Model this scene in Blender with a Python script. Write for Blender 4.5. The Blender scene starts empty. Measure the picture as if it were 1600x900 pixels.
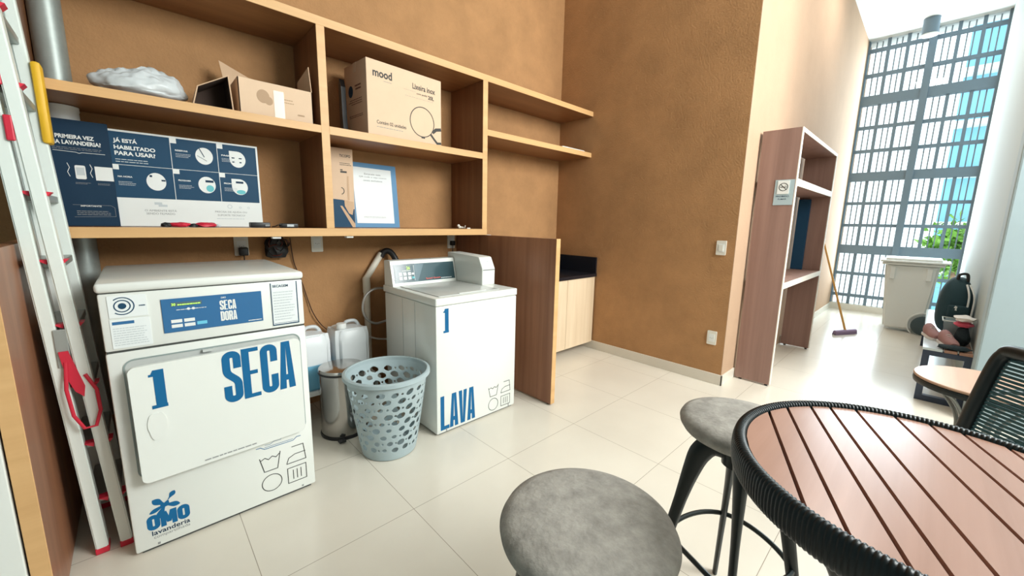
import bpy, bmesh, math, random
from mathutils import Vector, Matrix, noise
from mathutils.geometry import tessellate_polygon
PI = math.pi
S = bpy.context.scene
COL = S.collection
random.seed(7)

# ------------------------------------------------------------------ camera
RIGHT = Vector((0.72700, -0.68634, 0.02007)); FWD = Vector((0.67963, 0.71512, -0.16340))
cd = bpy.data.cameras.new('camera'); cam = bpy.data.objects.new('camera', cd); COL.objects.link(cam)
FWD.normalize(); RIGHT = (RIGHT - FWD * RIGHT.dot(FWD)).normalized(); UP = RIGHT.cross(FWD)
cam.matrix_world = Matrix(((RIGHT.x, UP.x, -FWD.x, 0), (RIGHT.y, UP.y, -FWD.y, 0), (RIGHT.z, UP.z, -FWD.z, 1.33), (0, 0, 0, 1)))
cd.sensor_width = 36; cd.lens = 616.4 / 1600 * 36; cd.clip_start = 0.02; cd.clip_end = 300
S.camera = cam

# ------------------------------------------------------------------ light and exposure
S.view_settings.view_transform = 'Standard'
try: S.view_settings.look = 'None'
except Exception: pass
S.view_settings.gamma = 1; S.view_settings.use_curve_mapping = False
S.view_settings.exposure = 0.30
w = bpy.data.worlds.new('sky'); S.world = w; w.use_nodes = True
bg = w.node_tree.nodes['Background']; bg.inputs[0].default_value = (0.88, 0.96, 1.0, 1); bg.inputs[1].default_value = 1.9

def area(name, loc, rot, sx, sy, power, col):
    l = bpy.data.lights.new(name, 'AREA'); l.shape = 'RECTANGLE'; l.size = sx; l.size_y = sy; l.energy = power; l.color = col
    o = bpy.data.objects.new(name, l); COL.objects.link(o); o.location = loc; o.rotation_euler = rot
    return o
# daylight entering by the open veranda side behind the camera, and by the big window
area('veranda_daylight', (3.0, -2.28, 3.15), (math.radians(74), 0, 0), 2.2, 1.7, 212, (0.975, 1.0, 0.965))
area('window_daylight', (8.50, 0.38, 2.3), (PI / 2, 0, PI / 2), 1.3, 3.6, 95, (0.78, 0.92, 1.0))

area('corridor_fill_light', (5.7, .38, 4.18), (0, 0, 0), .5, .5, 22, (1.0, 0.98, 0.94))  # added unseen lamp, brightens the corridor wall, bin and pillar

# ------------------------------------------------------------------ materials
MATS = {}
def mat(name, col, rough=0.5, metal=0.0, spec=0.5, bump=0.0, bscale=60, var=0.0, vscale=4, alpha=1, trans=0.0, emit=None, es=0, coat=0):
    m = bpy.data.materials.new(name); m.use_nodes = True; nt = m.node_tree; n = nt.nodes; L = nt.links
    b = n['Principled BSDF']
    b.inputs['Base Color'].default_value = (*col, 1); b.inputs['Roughness'].default_value = rough; b.inputs['Metallic'].default_value = metal
    b.inputs['Specular IOR Level'].default_value = spec; b.inputs['Alpha'].default_value = alpha
    b.inputs['Transmission Weight'].default_value = trans; b.inputs['Coat Weight'].default_value = coat
    if emit: b.inputs['Emission Color'].default_value = (*emit, 1); b.inputs['Emission Strength'].default_value = es
    if var or bump:
        g = n.new('ShaderNodeNewGeometry')
    if var:
        t = n.new('ShaderNodeTexNoise'); t.inputs['Scale'].default_value = vscale; t.inputs['Detail'].default_value = 8; t.inputs['Roughness'].default_value = 0.65
        L.new(g.outputs['Position'], t.inputs['Vector'])
        r = n.new('ShaderNodeValToRGB'); r.color_ramp.elements[0].position = 0.3; r.color_ramp.elements[1].position = 0.7
        r.color_ramp.elements[0].color = (*[c * (1 - var) for c in col], 1); r.color_ramp.elements[1].color = (*[min(1, c * (1 + var)) for c in col], 1)
        L.new(t.outputs['Fac'], r.inputs[0]); L.new(r.outputs[0], b.inputs['Base Color'])
    if bump:
        t2 = n.new('ShaderNodeTexNoise'); t2.inputs['Scale'].default_value = bscale; t2.inputs['Detail'].default_value = 4
        L.new(g.outputs['Position'], t2.inputs['Vector'])
        bp = n.new('ShaderNodeBump'); bp.inputs['Strength'].default_value = bump; bp.inputs['Distance'].default_value = 0.01
        L.new(t2.outputs['Fac'], bp.inputs['Height']); L.new(bp.outputs[0], b.inputs['Normal'])
    MATS[name] = m
    return m

def wood(name, c1, c2, axis='Z', rough=0.42, scale=1.0, spec=0.4):
    """long grain along axis"""
    m = bpy.data.materials.new(name); m.use_nodes = True; nt = m.node_tree; n = nt.nodes; L = nt.links
    b = n['Principled BSDF']; b.inputs['Roughness'].default_value = rough; b.inputs['Specular IOR Level'].default_value = spec
    g = n.new('ShaderNodeNewGeometry'); mp = n.new('ShaderNodeMapping')
    s = {'X': (0.6, 14, 14), 'Y': (14, 0.6, 14), 'Z': (14, 14, 0.6)}[axis]
    mp.inputs['Scale'].default_value = [v * scale for v in s]
    L.new(g.outputs['Position'], mp.inputs['Vector'])
    t = n.new('ShaderNodeTexNoise'); t.inputs['Scale'].default_value = 1.0; t.inputs['Detail'].default_value = 7; t.inputs['Roughness'].default_value = 0.6; t.inputs['Distortion'].default_value = 0.4
    L.new(mp.outputs[0], t.inputs['Vector'])
    r = n.new('ShaderNodeValToRGB'); r.color_ramp.elements[0].position = 0.32; r.color_ramp.elements[1].position = 0.68
    r.color_ramp.elements[0].color = (*c1, 1); r.color_ramp.elements[1].color = (*c2, 1)
    L.new(t.outputs['Fac'], r.inputs[0]); L.new(r.outputs[0], b.inputs['Base Color'])
    MATS[name] = m
    return m

def tile_mat():
    m = bpy.data.materials.new('floor_tile'); m.use_nodes = True; nt = m.node_tree; n = nt.nodes; L = nt.links
    b = n['Principled BSDF']; b.inputs['Roughness'].default_value = 0.2; b.inputs['Specular IOR Level'].default_value = 0.5
    g = n.new('ShaderNodeNewGeometry'); sp = n.new('ShaderNodeSeparateXYZ'); L.new(g.outputs['Position'], sp.inputs[0])
    def M(op, a, bb=None, c=None):
        q = n.new('ShaderNodeMath'); q.operation = op
        for i, v in enumerate((a, bb, c)):
            if v is None: continue
            if isinstance(v, (int, float)): q.inputs[i].default_value = v
            else: L.new(v, q.inputs[i])
        return q.outputs[0]
    def joint(o, off):
        u = M('DIVIDE', M('SUBTRACT', o, off), 0.6015)
        f = M('FRACT', M('ADD', u, 50.0))
        d = M('MINIMUM', f, M('SUBTRACT', 1.0, f))
        return M('LESS_THAN', d, 0.0021)
    j = M('MAXIMUM', joint(sp.outputs[0], 0.218), joint(sp.outputs[1], 0.295))
    t = n.new('ShaderNodeTexNoise'); t.inputs['Scale'].default_value = 1.3; t.inputs['Detail'].default_value = 6
    L.new(g.outputs['Position'], t.inputs['Vector'])
    r = n.new('ShaderNodeValToRGB'); r.color_ramp.elements[0].position = 0.35; r.color_ramp.elements[1].position = 0.65
    r.color_ramp.elements[0].color = (0.70, 0.645, 0.555, 1); r.color_ramp.elements[1].color = (0.76, 0.705, 0.61, 1)
    L.new(t.outputs['Fac'], r.inputs[0])
    mx = n.new('ShaderNodeMix'); mx.data_type = 'RGBA'; L.new(j, mx.inputs[0]); L.new(r.outputs[0], mx.inputs[6]); mx.inputs[7].default_value = (0.30, 0.25, 0.19, 1)
    L.new(mx.outputs[2], b.inputs['Base Color'])
    L.new(M('ADD', M('MULTIPLY', j, 0.5), 0.22), b.inputs['Roughness'])
    return m

def jug_mat(name, zl):
    m = bpy.data.materials.new(name); m.use_nodes = True; nt = m.node_tree; n = nt.nodes; L = nt.links
    b = n['Principled BSDF']; b.inputs['Roughness'].default_value = 0.35
    b.inputs['Subsurface Weight'].default_value = 0.0
    g = n.new('ShaderNodeNewGeometry'); sp = n.new('ShaderNodeSeparateXYZ'); L.new(g.outputs['Position'], sp.inputs[0])
    r = n.new('ShaderNodeMapRange'); r.inputs[1].default_value = zl - 0.004; r.inputs[2].default_value = zl + 0.004
    L.new(sp.outputs[2], r.inputs[0])
    mx = n.new('ShaderNodeMix'); mx.data_type = 'RGBA'; L.new(r.outputs[0], mx.inputs[0]); mx.inputs[6].default_value = (0.16, 0.42, 0.60, 1); mx.inputs[7].default_value = (0.74, 0.78, 0.80, 1)
    L.new(mx.outputs[2], b.inputs['Base Color'])
    return m

def glass_mat():
    m = bpy.data.materials.new('window_glass'); m.use_nodes = True; nt = m.node_tree; n = nt.nodes; L = nt.links
    n.remove(n['Principled BSDF']); out = n['Material Output']
    t = n.new('ShaderNodeBsdfTransparent'); t.inputs[0].default_value = (0.95, 0.98, 0.98, 1); gl = n.new('ShaderNodeBsdfGlossy'); gl.inputs['Roughness'].default_value = 0.02
    mx = n.new('ShaderNodeMixShader'); fr = n.new('ShaderNodeFresnel'); fr.inputs[0].default_value = 1.3
    L.new(fr.outputs[0], mx.inputs[0]); L.new(t.outputs[0], mx.inputs[1]); L.new(gl.outputs[0], mx.inputs[2]); L.new(mx.outputs[0], out.inputs[0])
    return m

M_wall = mat('ochre_textured_paint', (0.43, 0.232, 0.105), 0.85, bump=0.35, bscale=70, var=0.13, vscale=3.5, spec=0.2)
M_wall2 = mat('peach_wall', (0.47, 0.315, 0.21), 0.85, bump=0.15, bscale=70, var=0.05, vscale=2, spec=0.2)  # paler and less saturated than the ochre walls
M_white = mat('white_paint', (0.78, 0.78, 0.74), 0.7, var=0.02)
M_col = mat('shaded_pillar_paint', (0.34, 0.43, 0.46), 0.75, var=0.05, vscale=2)  # bluish shade of the pillar face put into its base colour
M_col2 = mat('pale_grey_green_paint', (0.42, 0.485, 0.47), 0.75)
M_leftwall = mat('slate_paint', (0.16, 0.21, 0.22), 0.8, var=0.1)
M_floor = tile_mat()
M_skirt = mat('skirting_tile', (0.72, 0.67, 0.58), 0.3, var=0.04)
M_oak = wood('oak_edge', (0.62, 0.36, 0.155), (0.72, 0.44, 0.20), 'X', 0.45)
M_oak_in = wood('oak_board_shaded', (0.24, 0.10, 0.037), (0.34, 0.155, 0.060), 'X', 0.35)  # same oak as the edge, darkened for the shade under the shelves
M_oak_inz = wood('oak_upright_shaded', (0.17, 0.068, 0.028), (0.27, 0.115, 0.05), 'Z', 0.35)  # same oak again, shade on the inner faces put into the colour
M_panel = wood('walnut_panel', (0.25, 0.105, 0.053), (0.40, 0.18, 0.095), 'Z', 0.35)
M_umb = wood('umber_laminate', (0.25, 0.145, 0.115), (0.34, 0.205, 0.165), 'Z', 0.5)
M_birch = wood('birch_laminate', (0.68, 0.52, 0.35), (0.80, 0.65, 0.47), 'Z', 0.4)
M_black = mat('black_granite', (0.010, 0.012, 0.018), 0.25, bump=0)
M_cream = mat('cream_edging', (0.86, 0.80, 0.70), 0.5)
M_enamel = mat('white_enamel', (0.80, 0.82, 0.78), 0.25, spec=0.5, coat=0.2)
M_enamel_g = mat('grey_enamel', (0.55, 0.57, 0.55), 0.22, spec=0.5)
M_blue = mat('blue_vinyl', (0.006, 0.125, 0.30), 0.5, spec=.25)
M_blue2 = mat('blue_panel', (0.03, 0.145, 0.33), 0.35)
M_navy = mat('navy_print', (0.015, 0.062, 0.125), 0.5, spec=.2)
M_navy2 = mat('deep_navy_print', (0.010, 0.036, 0.075), 0.5, spec=.2)
M_print = mat('white_print', (0.80, 0.82, 0.80), 0.5)
M_grey_ink = mat('grey_ink', (0.28, 0.29, 0.29), 0.6)
M_pale_ink = mat('pale_ink', (0.55, 0.60, 0.62), 0.6)
M_dark_ink = mat('dark_ink', (0.04, 0.035, 0.03), 0.6)
M_teal_ink = mat('teal_ink', (0.12, 0.50, 0.55), 0.5)
M_sky_ink = mat('sky_ink', (0.15, 0.55, 0.75), 0.5)
M_red_ink = mat('red_ink', (0.75, 0.10, 0.07), 0.5)
M_paper = mat('white_paper', (0.80, 0.84, 0.84), 0.5)
M_seam = mat('dark_seam', (0.05, 0.055, 0.05), 0.6)
M_groove = mat('grey_gasket', (0.28, 0.34, 0.33), 0.35)
M_con = mat('console_glass', (0.045, 0.085, 0.10), 0.12)
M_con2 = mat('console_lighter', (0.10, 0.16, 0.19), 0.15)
M_led = mat('green_display', (0.3, 0.6, 0.1), 0.4, emit=(0.5, 0.9, 0.1), es=0.8)
M_alu = mat('aluminium', (0.80, 0.86, 0.82), 0.4, metal=0.1)
M_alu_d = mat('dull_aluminium', (0.42, 0.46, 0.45), 0.45, metal=0.6)
M_red = mat('red_plastic', (0.62, 0.02, 0.05), 0.45)
M_yel = mat('yellow_plastic', (0.80, 0.46, 0.02), 0.5)
M_duct = mat('galvanised_duct', (0.34, 0.38, 0.36), 0.45, metal=0.45, var=0.12, vscale=12)
M_pvc = mat('cream_pvc', (0.78, 0.73, 0.62), 0.45)
M_blk = mat('black_rubber', (0.012, 0.012, 0.013), 0.45)
M_blkm = mat('black_metal', (0.006, 0.011, 0.011), 0.35, spec=0.35)
M_hose = mat('grey_hose', (0.42, 0.40, 0.37), 0.4, metal=0.4)
M_whtcab = mat('white_cable', (0.70, 0.68, 0.62), 0.5)
M_basket = mat('grey_blue_plastic', (0.40, 0.49, 0.515), 0.4)
M_steel = mat('brushed_steel', (0.40, 0.39, 0.375), 0.13, metal=1.0)
M_kraft = mat('kraft_card', (0.62, 0.42, 0.27), 0.8, var=0.05, vscale=6)
M_kraft2 = mat('pale_kraft_card', (0.72, 0.52, 0.36), 0.8, var=0.03, vscale=6)
M_kraftd = mat('shaded_card', (0.06, 0.035, 0.025), 0.85)  # card darkened for the shade inside the tipped carton
M_tape = mat('clear_tape', (0.78, 0.62, 0.47), 0.25)
M_film = mat('cloudy_plastic_film', (0.62, 0.66, 0.68), 0.35, bump=0.2, bscale=18)
M_velvet = mat('grey_velvet', (0.33, 0.31, 0.28), 0.95, spec=0.15, var=0.25, vscale=26, bump=0.2, bscale=90)
M_rope = mat('black_rope', (0.004, 0.009, 0.011), 0.36, spec=.35)
M_rope2 = mat('dark_green_rope', (0.02, 0.075, 0.085), 0.6)
M_slat = wood('reddish_hardwood', (0.33, 0.175, 0.125), (0.42, 0.235, 0.175), 'X', 0.25, spec=0.5)
M_gap = mat('dark_red_frame', (0.13, 0.028, 0.018), 0.5)
M_stw = wood('light_teak', (0.38, 0.23, 0.155), (0.47, 0.30, 0.205), 'X', 0.35)
M_grille = mat('slate_metal', (0.15, 0.21, 0.26), 0.5)
M_grille2 = mat('grey_louvre', (0.36, 0.40, 0.44), 0.5)
M_glass = glass_mat()
M_bin = mat('white_bin_plastic', (0.84, 0.86, 0.83), 0.45)
M_binw = mat('dark_wheel', (0.05, 0.08, 0.09), 0.5)
M_pack = mat('petrol_fabric', (0.018, 0.055, 0.07), 0.8, bump=0.3, bscale=120)
M_plate = mat('ivory_plastic', (0.78, 0.76, 0.68), 0.4)
M_acr = mat('acrylic_plate', (0.42, 0.52, 0.55), 0.15)
M_slat_glare = mat('slat_glare', (0.66, 0.73, 0.75), 0.2)  # bench slat with the window glare put into its colour
M_brown = wood('bench_hardwood', (0.34, 0.18, 0.12), (0.46, 0.26, 0.18), 'X', 0.4)
M_indigo = mat('indigo_metal', (0.035, 0.05, 0.085), 0.4)
M_pink = mat('pink_cloth', (0.70, 0.10, 0.16), 0.8)
M_wcloth = mat('white_cloth', (0.8, 0.76, 0.72), 0.8)
M_dcloth = mat('charcoal_knit', (0.025, 0.045, 0.055), 0.95, bump=0.8, bscale=150)
M_shoe = mat('dusty_rose_suede', (0.38, 0.20, 0.19), 0.8)
M_clear = mat('clear_tub', (0.30, 0.38, 0.40), 0.12)
M_stick = mat('orange_stick', (0.70, 0.36, 0.09), 0.4)
M_broomh = mat('mauve_bristle', (0.36, 0.25, 0.40), 0.7)
M_leaf = mat('leaf_green', (0.20, 0.42, 0.06), 0.6, var=0.4, vscale=3)
M_fac = mat('pale_blue_facade', (0.22, 0.50, 0.66), 0.7)
M_fac2 = mat('white_slab', (0.8, 0.85, 0.85), 0.7)

# ------------------------------------------------------------------ mesh helpers
def V(*a): return Vector(a)

class MB:
    def __init__(s): s.b = bmesh.new()
    def box(s, x0, x1, y0, y1, z0, z1, bev=0, seg=2, M=None):
        g = bmesh.ops.create_cube(s.b, size=1)
        vs = g['verts']
        for v in vs:
            v.co = Vector(((x0 + x1) / 2 + v.co.x * (x1 - x0), (y0 + y1) / 2 + v.co.y * (y1 - y0), (z0 + z1) / 2 + v.co.z * (z1 - z0)))
        if bev:
            es = list({e for v in vs for e in v.link_edges})
            r = bmesh.ops.bevel(s.b, geom=es, offset=bev, segments=seg, profile=0.5, affect='EDGES')
            vs = list({v for f in r['faces'] for v in f.verts} | {v for v in vs if v.is_valid})
        if M is not None:
            for v in vs: v.co = M @ v.co
        return s
    def tube(s, pts, r, n=10, cap=True, flat=None, closed=False):
        """pts list of Vector; r number or list; flat=(axis vector, ratio) for an oval section"""
        pts = [Vector(p) for p in pts]; N = len(pts); rings = []
        if not isinstance(r, (list, tuple)): r = [r] * N
        prev = None
        for i, p in enumerate(pts):
            if closed: t = (pts[(i + 1) % N] - pts[i - 1]).normalized()
            else: t = (pts[min(i + 1, N - 1)] - pts[max(i - 1, 0)]).normalized()
            if prev is None:
                a = Vector((0, 0, 1)) if abs(t.z) < 0.9 else Vector((1, 0, 0))
                u = t.cross(a).normalized()
            else:
                u = (prev - t * prev.dot(t)).normalized()
            prev = u; v = t.cross(u)
            ring = []
            for k in range(n):
                an = 2 * PI * k / n
                o = u * math.cos(an) * r[i] + v * math.sin(an) * r[i]
                if flat: 
                    ax = flat[0].normalized(); o = o + ax * o.dot(ax) * (flat[1] - 1)
                ring.append(s.b.verts.new(p + o))
            rings.append(ring)
        for i in range(N if closed else N - 1):
            A = rings[i]; B = rings[(i + 1) % N]
            off = 0
            if closed and i == N - 1:
                off = min(range(n), key=lambda q: (A[0].co - B[q].co).length)
            for k in range(n):
                s.b.faces.new((A[k], A[(k + 1) % n], B[(k + 1 + off) % n], B[(k + off) % n]))
        if cap and not closed:
            s.b.faces.new(list(reversed(rings[0]))); s.b.faces.new(rings[-1])
        return s
    def lathe(s, prof, c=(0, 0, 0), n=48, M=None, cap=False):
        """prof list of (r,z)"""
        rings = []
        for r, z in prof:
            if r < 1e-5:
                p = Vector((c[0], c[1], c[2] + z)); rings.append([s.b.verts.new(M @ p if M else p)])
            else:
                ring = []
                for k in range(n):
                    p = Vector((c[0] + r * math.cos(2 * PI * k / n), c[1] + r * math.sin(2 * PI * k / n), c[2] + z))
                    ring.append(s.b.verts.new(M @ p if M else p))
                rings.append(ring)
        for A, B in zip(rings, rings[1:]):
            for k in range(n):
                k2 = (k + 1) % n
                if len(A) == 1 and len(B) == 1: continue
                if len(A) == 1: s.b.faces.new((A[0], B[k2], B[k]))
                elif len(B) == 1: s.b.faces.new((A[k], A[k2], B[0]))
                else: s.b.faces.new((A[k], A[k2], B[k2], B[k]))
        return s
    def prism(s, poly, fn, d0, d1):
        """poly 2D points, fn(u,v,d)->Vector; extruded between d0 and d1"""
        a = [s.b.verts.new(fn(u, v, d0)) for u, v in poly]; c = [s.b.verts.new(fn(u, v, d1)) for u, v in poly]
        s.b.faces.new(a); s.b.faces.new(list(reversed(c)))
        for i in range(len(poly)):
            j = (i + 1) % len(poly); s.b.faces.new((a[j], a[i], c[i], c[j]))
        return s
    def poly(s, pts):
        s.b.faces.new([s.b.verts.new(p) for p in pts]); return s
    def build(s, name, m, parent=None, smooth=False, solid=0, fix=True):
        if fix: bmesh.ops.recalc_face_normals(s.b, faces=s.b.faces[:])
        me = bpy.data.meshes.new(name); s.b.to_mesh(me); s.b.free()
        if smooth:
            for p in me.polygons: p.use_smooth = True
            try: me.set_sharp_from_angle(angle=math.radians(42))
            except Exception: pass
        me.materials.append(m)
        o = bpy.data.objects.new(name, me); COL.objects.link(o)
        if parent is not None: adopt(o, parent)
        if solid:
            md = o.modifiers.new('thickness', 'SOLIDIFY'); md.thickness = solid; md.offset = 0
        return o

def world_of(o):
    return (world_of(o.parent) @ o.matrix_parent_inverse @ o.matrix_basis) if o.parent else o.matrix_basis.copy()
def adopt(o, parent):
    o.parent = parent; o.matrix_parent_inverse = world_of(parent).inverted()
def tag(o, label, cat, group=None, kind=None):
    if label: o['label'] = label
    if cat: o['category'] = cat
    if group: o['group'] = group
    if kind: o['kind'] = kind
    return o
def thing(name, label, cat, loc=(0, 0, 0), group=None):
    o = bpy.data.objects.new(name, None); COL.objects.link(o); o.location = loc; o.empty_display_size = 0.05
    return tag(o, label, cat, group)
def struct(name, mb, m, **k):
    o = mb.build(name, m, **k); o['kind'] = 'structure'; return o
def copy_tree(o, parent=None):
    c = o.copy(); COL.objects.link(c)
    if parent is not None: c.parent = parent
    for ch in [q for q in bpy.data.objects if q.parent == o]: copy_tree(ch, c)
    return c

# ---- flat lettering and marks lying on a face: fn(u, v) gives the point on the face
class Mark:
    """each shape lies a few micrometres above the one before it, so that overlaps stay clean"""
    def __init__(s, fn):
        s.g = fn; s.b = bmesh.new(); s.k = 0
        o = fn(0, 0); n_ = (fn(.01, 0) - o).cross(fn(0, .01) - o).normalized()
        s.n = n_ if n_.dot(Vector((0, 0, 1.33)) - fn(0.1, 1.0)) > 0 else -n_
    def f(s, u, v): return s.g(u, v) + s.n * (min(s.k, 70) * 1e-5)
    def poly(s, pts):
        if len(pts) < 3: return s
        s.k += 1
        vs = [s.b.verts.new(s.f(*p)) for p in pts]
        for t in tessellate_polygon([[Vector((p[0], p[1], 0)) for p in pts]]):
            try: s.b.faces.new([vs[i] for i in t])
            except ValueError: pass
        return s
    def rect(s, u0, v0, u1, v1): return s.poly([(u0, v0), (u1, v0), (u1, v1), (u0, v1)])
    def frame(s, u0, v0, u1, v1, t):
        return s.rect(u0, v0, u1, v0 + t).rect(u0, v1 - t, u1, v1).rect(u0, v0 + t, u0 + t, v1 - t).rect(u1 - t, v0 + t, u1, v1 - t)
    def disc(s, u, v, r, ry=None, n=28):
        ry = ry or r
        return s.poly([(u + r * math.cos(2 * PI * i / n), v + ry * math.sin(2 * PI * i / n)) for i in range(n)])
    def line(s, pts, t, closed=False):
        s.k += 1
        P = [Vector((p[0], p[1])) for p in pts]; N = len(P); Lf = []; Rt = []
        for i in range(N):
            if closed: a = P[i - 1]; c = P[(i + 1) % N]
            else: a = P[max(i - 1, 0)]; c = P[min(i + 1, N - 1)]
            d1 = (P[i] - a); d2 = (c - P[i])
            if d1.length < 1e-9: d1 = d2
            if d2.length < 1e-9: d2 = d1
            d1 = d1.normalized(); d2 = d2.normalized(); d = (d1 + d2)
            d = d.normalized() if d.length > 1e-6 else d1
            nrm = Vector((-d.y, d.x)); k = max(0.5, d.dot(d1))
            Lf.append(P[i] + nrm * t / 2 / k); Rt.append(P[i] - nrm * t / 2 / k)
        l = [s.b.verts.new(s.f(p.x, p.y)) for p in Lf]; r = [s.b.verts.new(s.f(p.x, p.y)) for p in Rt]
        for i in range(N if closed else N - 1):
            j = (i + 1) % N; s.b.faces.new((l[i], r[i], r[j], l[j]))
        return s
    def ring(s, u, v, r, t, n=36, a0=0, a1=2 * PI):
        full = abs(a1 - a0 - 2 * PI) < 1e-6
        pts = [(u + r * math.cos(a0 + (a1 - a0) * i / n), v + r * math.sin(a0 + (a1 - a0) * i / n)) for i in range(n if full else n + 1)]
        return s.line(pts, t, closed=full)
    def text(s, txt, u0, v0, w, h, bold=0.0, fit=True):
        c = bpy.data.curves.new('t', 'FONT'); c.body = txt; c.size = 1; c.offset = bold; c.resolution_u = 3; c.space_line = 0.95
        o = bpy.data.objects.new('t', c); COL.objects.link(o)
        dg = bpy.context.evaluated_depsgraph_get(); me = bpy.data.meshes.new_from_object(o.evaluated_get(dg))
        xs = [v.co.x for v in me.vertices]; ys = [v.co.y for v in me.vertices]
        x0, x1, y0, y1 = min(xs), max(xs), min(ys), max(ys)
        vs = [s.b.verts.new(s.f(u0 + (v.co.x - x0) / (x1 - x0) * w, v0 + (v.co.y - y0) / (y1 - y0) * h)) for v in me.vertices]
        for p in me.polygons:
            try: s.b.faces.new([vs[i] for i in p.vertices])
            except ValueError: pass
        bpy.data.objects.remove(o); bpy.data.meshes.remove(me); bpy.data.curves.remove(c)
        return s
    def glyphs(s, txt, u0, v0, w, h, gap=0.06):
        """heavy condensed capitals"""
        W = {'1': 0.62, 'M': 1.3, 'I': 0.45}
        tot = sum(W.get(c, 1) for c in txt) + gap * (len(txt) - 1); u = u0; k = w / tot
        for c in txt:
            cw = W.get(c, 1) * k; s.glyph(c, u, v0, cw, h, 0.42 * k); u += cw + gap * k
        return s
    def glyph(s, c, x, y, w, h, t):
        a = x + t / 2; b = x + w - t / 2; lo = y + t / 2; hi = y + h - t / 2; r = w * 0.27; rm = w * 0.25
        def rnd(pts, closed=False):
            out = []
            N = len(pts)
            for i, (px, py, rad) in enumerate(pts):
                if not rad: out.append((px, py)); continue
                A = Vector(pts[i - 1][:2]); B = Vector((px, py)); C = Vector(pts[(i + 1) % N][:2])
                p0 = B + (A - B).normalized() * rad; p2 = B + (C - B).normalized() * rad
                sq = abs((p0 - B).dot(p2 - B)) < 1e-6 * w; ce = p0 + p2 - B
                for q in range(8):
                    f = q / 7
                    out.append(tuple(ce + (p0 - ce) * math.cos(f * PI / 2) + (p2 - ce) * math.sin(f * PI / 2)) if sq else tuple(p0 * (1 - f) ** 2 + B * 2 * f * (1 - f) + p2 * f * f))
            return out
        if c == 'E':
            th = t * 0.62
            s.rect(x, y, x + t, y + h).rect(x + t, y, x + w * .95, y + th).rect(x + t, y + h - th, x + w * .95, y + h).rect(x + t, y + h * .47, x + w * .85, y + h * .47 + th)
        elif c == 'L': s.rect(x, y, x + t, y + h).rect(x + t, y, x + w, y + t * 0.9)
        elif c == '1':
            s.rect(x + w * .28, y, x + w * .28 + t, y + h).poly([(x, y + h * .84), (x + w * .28, y + h * .84), (x + w * .28, y + h), (x + w * .14, y + h * .9), (x, y + h * .9)]).rect(x, y, x + w, y + h * .09)
        elif c == 'I': s.rect(x, y, x + t, y + h)
        elif c in 'AV':
            f = (lambda v: v) if c == 'A' else (lambda v: 2 * y + h - v)
            m = x + w / 2
            s.poly([(x, f(y)), (x + t * .98, f(y)), (m + t * .02, f(y + h)), (m - t * .62, f(y + h))])
            s.poly([(x + w, f(y)), (x + w - t * .98, f(y)), (m - t * .02, f(y + h)), (m + t * .62, f(y + h))])
            if c == 'A': s.rect(x + w * .27, y + h * .18, x + w * .73, y + h * .30)
        elif c == 'S':
            s.line(rnd([(b, y + h * .66, 0), (b, hi, r), (a, hi, r), (a, y + h * .58, rm), (b, y + h * .40, rm), (b, lo, r), (a, lo, r), (a, y + h * .33, 0)]), t)
        elif c == 'C':
            s.line(rnd([(b, y + h * .64, 0), (b, hi, r), (a, hi, r), (a, lo, r), (b, lo, r), (b, y + h * .37, 0)]), t)
        elif c == 'O':
            s.line(rnd([(b, hi, r), (a, hi, r), (a, lo, r), (b, lo, r)]), t, closed=True)
        elif c == 'D':
            s.line(rnd([(b, hi, r), (a, hi, 0), (a, lo, 0), (b, lo, r)]), t, closed=True)
        elif c == 'R':
            md = y + h * .5
            s.line(rnd([(a, hi, 0), (b, hi, r * .8), (b, md, r * .8), (a, md, 0)]), t).rect(x, y, x + t, y + h)
            s.poly([(x + w - t, y), (x + w, y), (x + w * .9, md), (x + w * .9 - t, md)])
        elif c == 'M':
            s.rect(x, y, x + t, y + h).rect(x + w - t, y, x + w, y + h)
            m = x + w / 2
            s.poly([(x + t * .3, y + h), (x + t * 1.2, y + h), (m + t * .4, y + h * .2), (m - t * .4, y + h * .2)])
            s.poly([(x + w - t * .3, y + h), (x + w - t * 1.2, y + h), (m - t * .4, y + h * .2), (m + t * .4, y + h * .2)])
        return s
    def care(s, u0, v0, u1, v1, t):
        """wash tub, iron, tumble circle, drip-dry square in a 2 x 2 block"""
        um = (u0 + u1) / 2; vm = (v0 + v1) / 2; g = (u1 - u0) * .06
        w = um - g - u0; h = v1 - vm - g
        q = [(u0, v1 - h * .1), (u0 + w * .18, vm + g), (um - g - w * .18, vm + g), (um - g, v1)]
        s.line(q, t)
        s.line([(u0 + w * .05, v1 - h * .25), (u0 + w * .25, v1 - h * .15), (u0 + w * .42, v1 - h * .3), (u0 + w * .6, v1 - h * .15), (u0 + w * .78, v1 - h * .28), (u0 + w * .95, v1 - h * .12)], t)
        a = um + g
        s.line([(a, vm + g), (a + w * .12, vm + g + h * .35), (a + w * .45, vm + g + h * .5), (u1, vm + g + h * .5), ], t)
        s.line([(a + w * .3, v1), (u1 - w * .1, v1), (u1, vm + g), (a, vm + g)], t)
        s.ring(u0 + w / 2, v0 + (vm - g - v0) / 2, w * .48, t)
        s.frame(a, v0, u1, vm - g, t)
        for k in (.3, .5, .7): s.rect(a + w * k - t / 2, v0 + h * .2, a + w * k + t / 2, v0 + h * .8)
        return s
    def rows(s, u0, v0, u1, v1, n, t=0.4, seed=1, rag=0.25):
        """rows of print too small to read"""
        rr = random.Random(seed); dv = (v1 - v0) / n
        for i in range(n):
            u = u0; v = v1 - (i + 1) * dv; end = u1 - rr.random() * rag * (u1 - u0)
            while u < end:
                l = (u1 - u0) * (0.05 + rr.random() * 0.10); s.rect(u, v, min(u + l, end), v + dv * t); u += l + (u1 - u0) * 0.018
        return s
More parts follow.
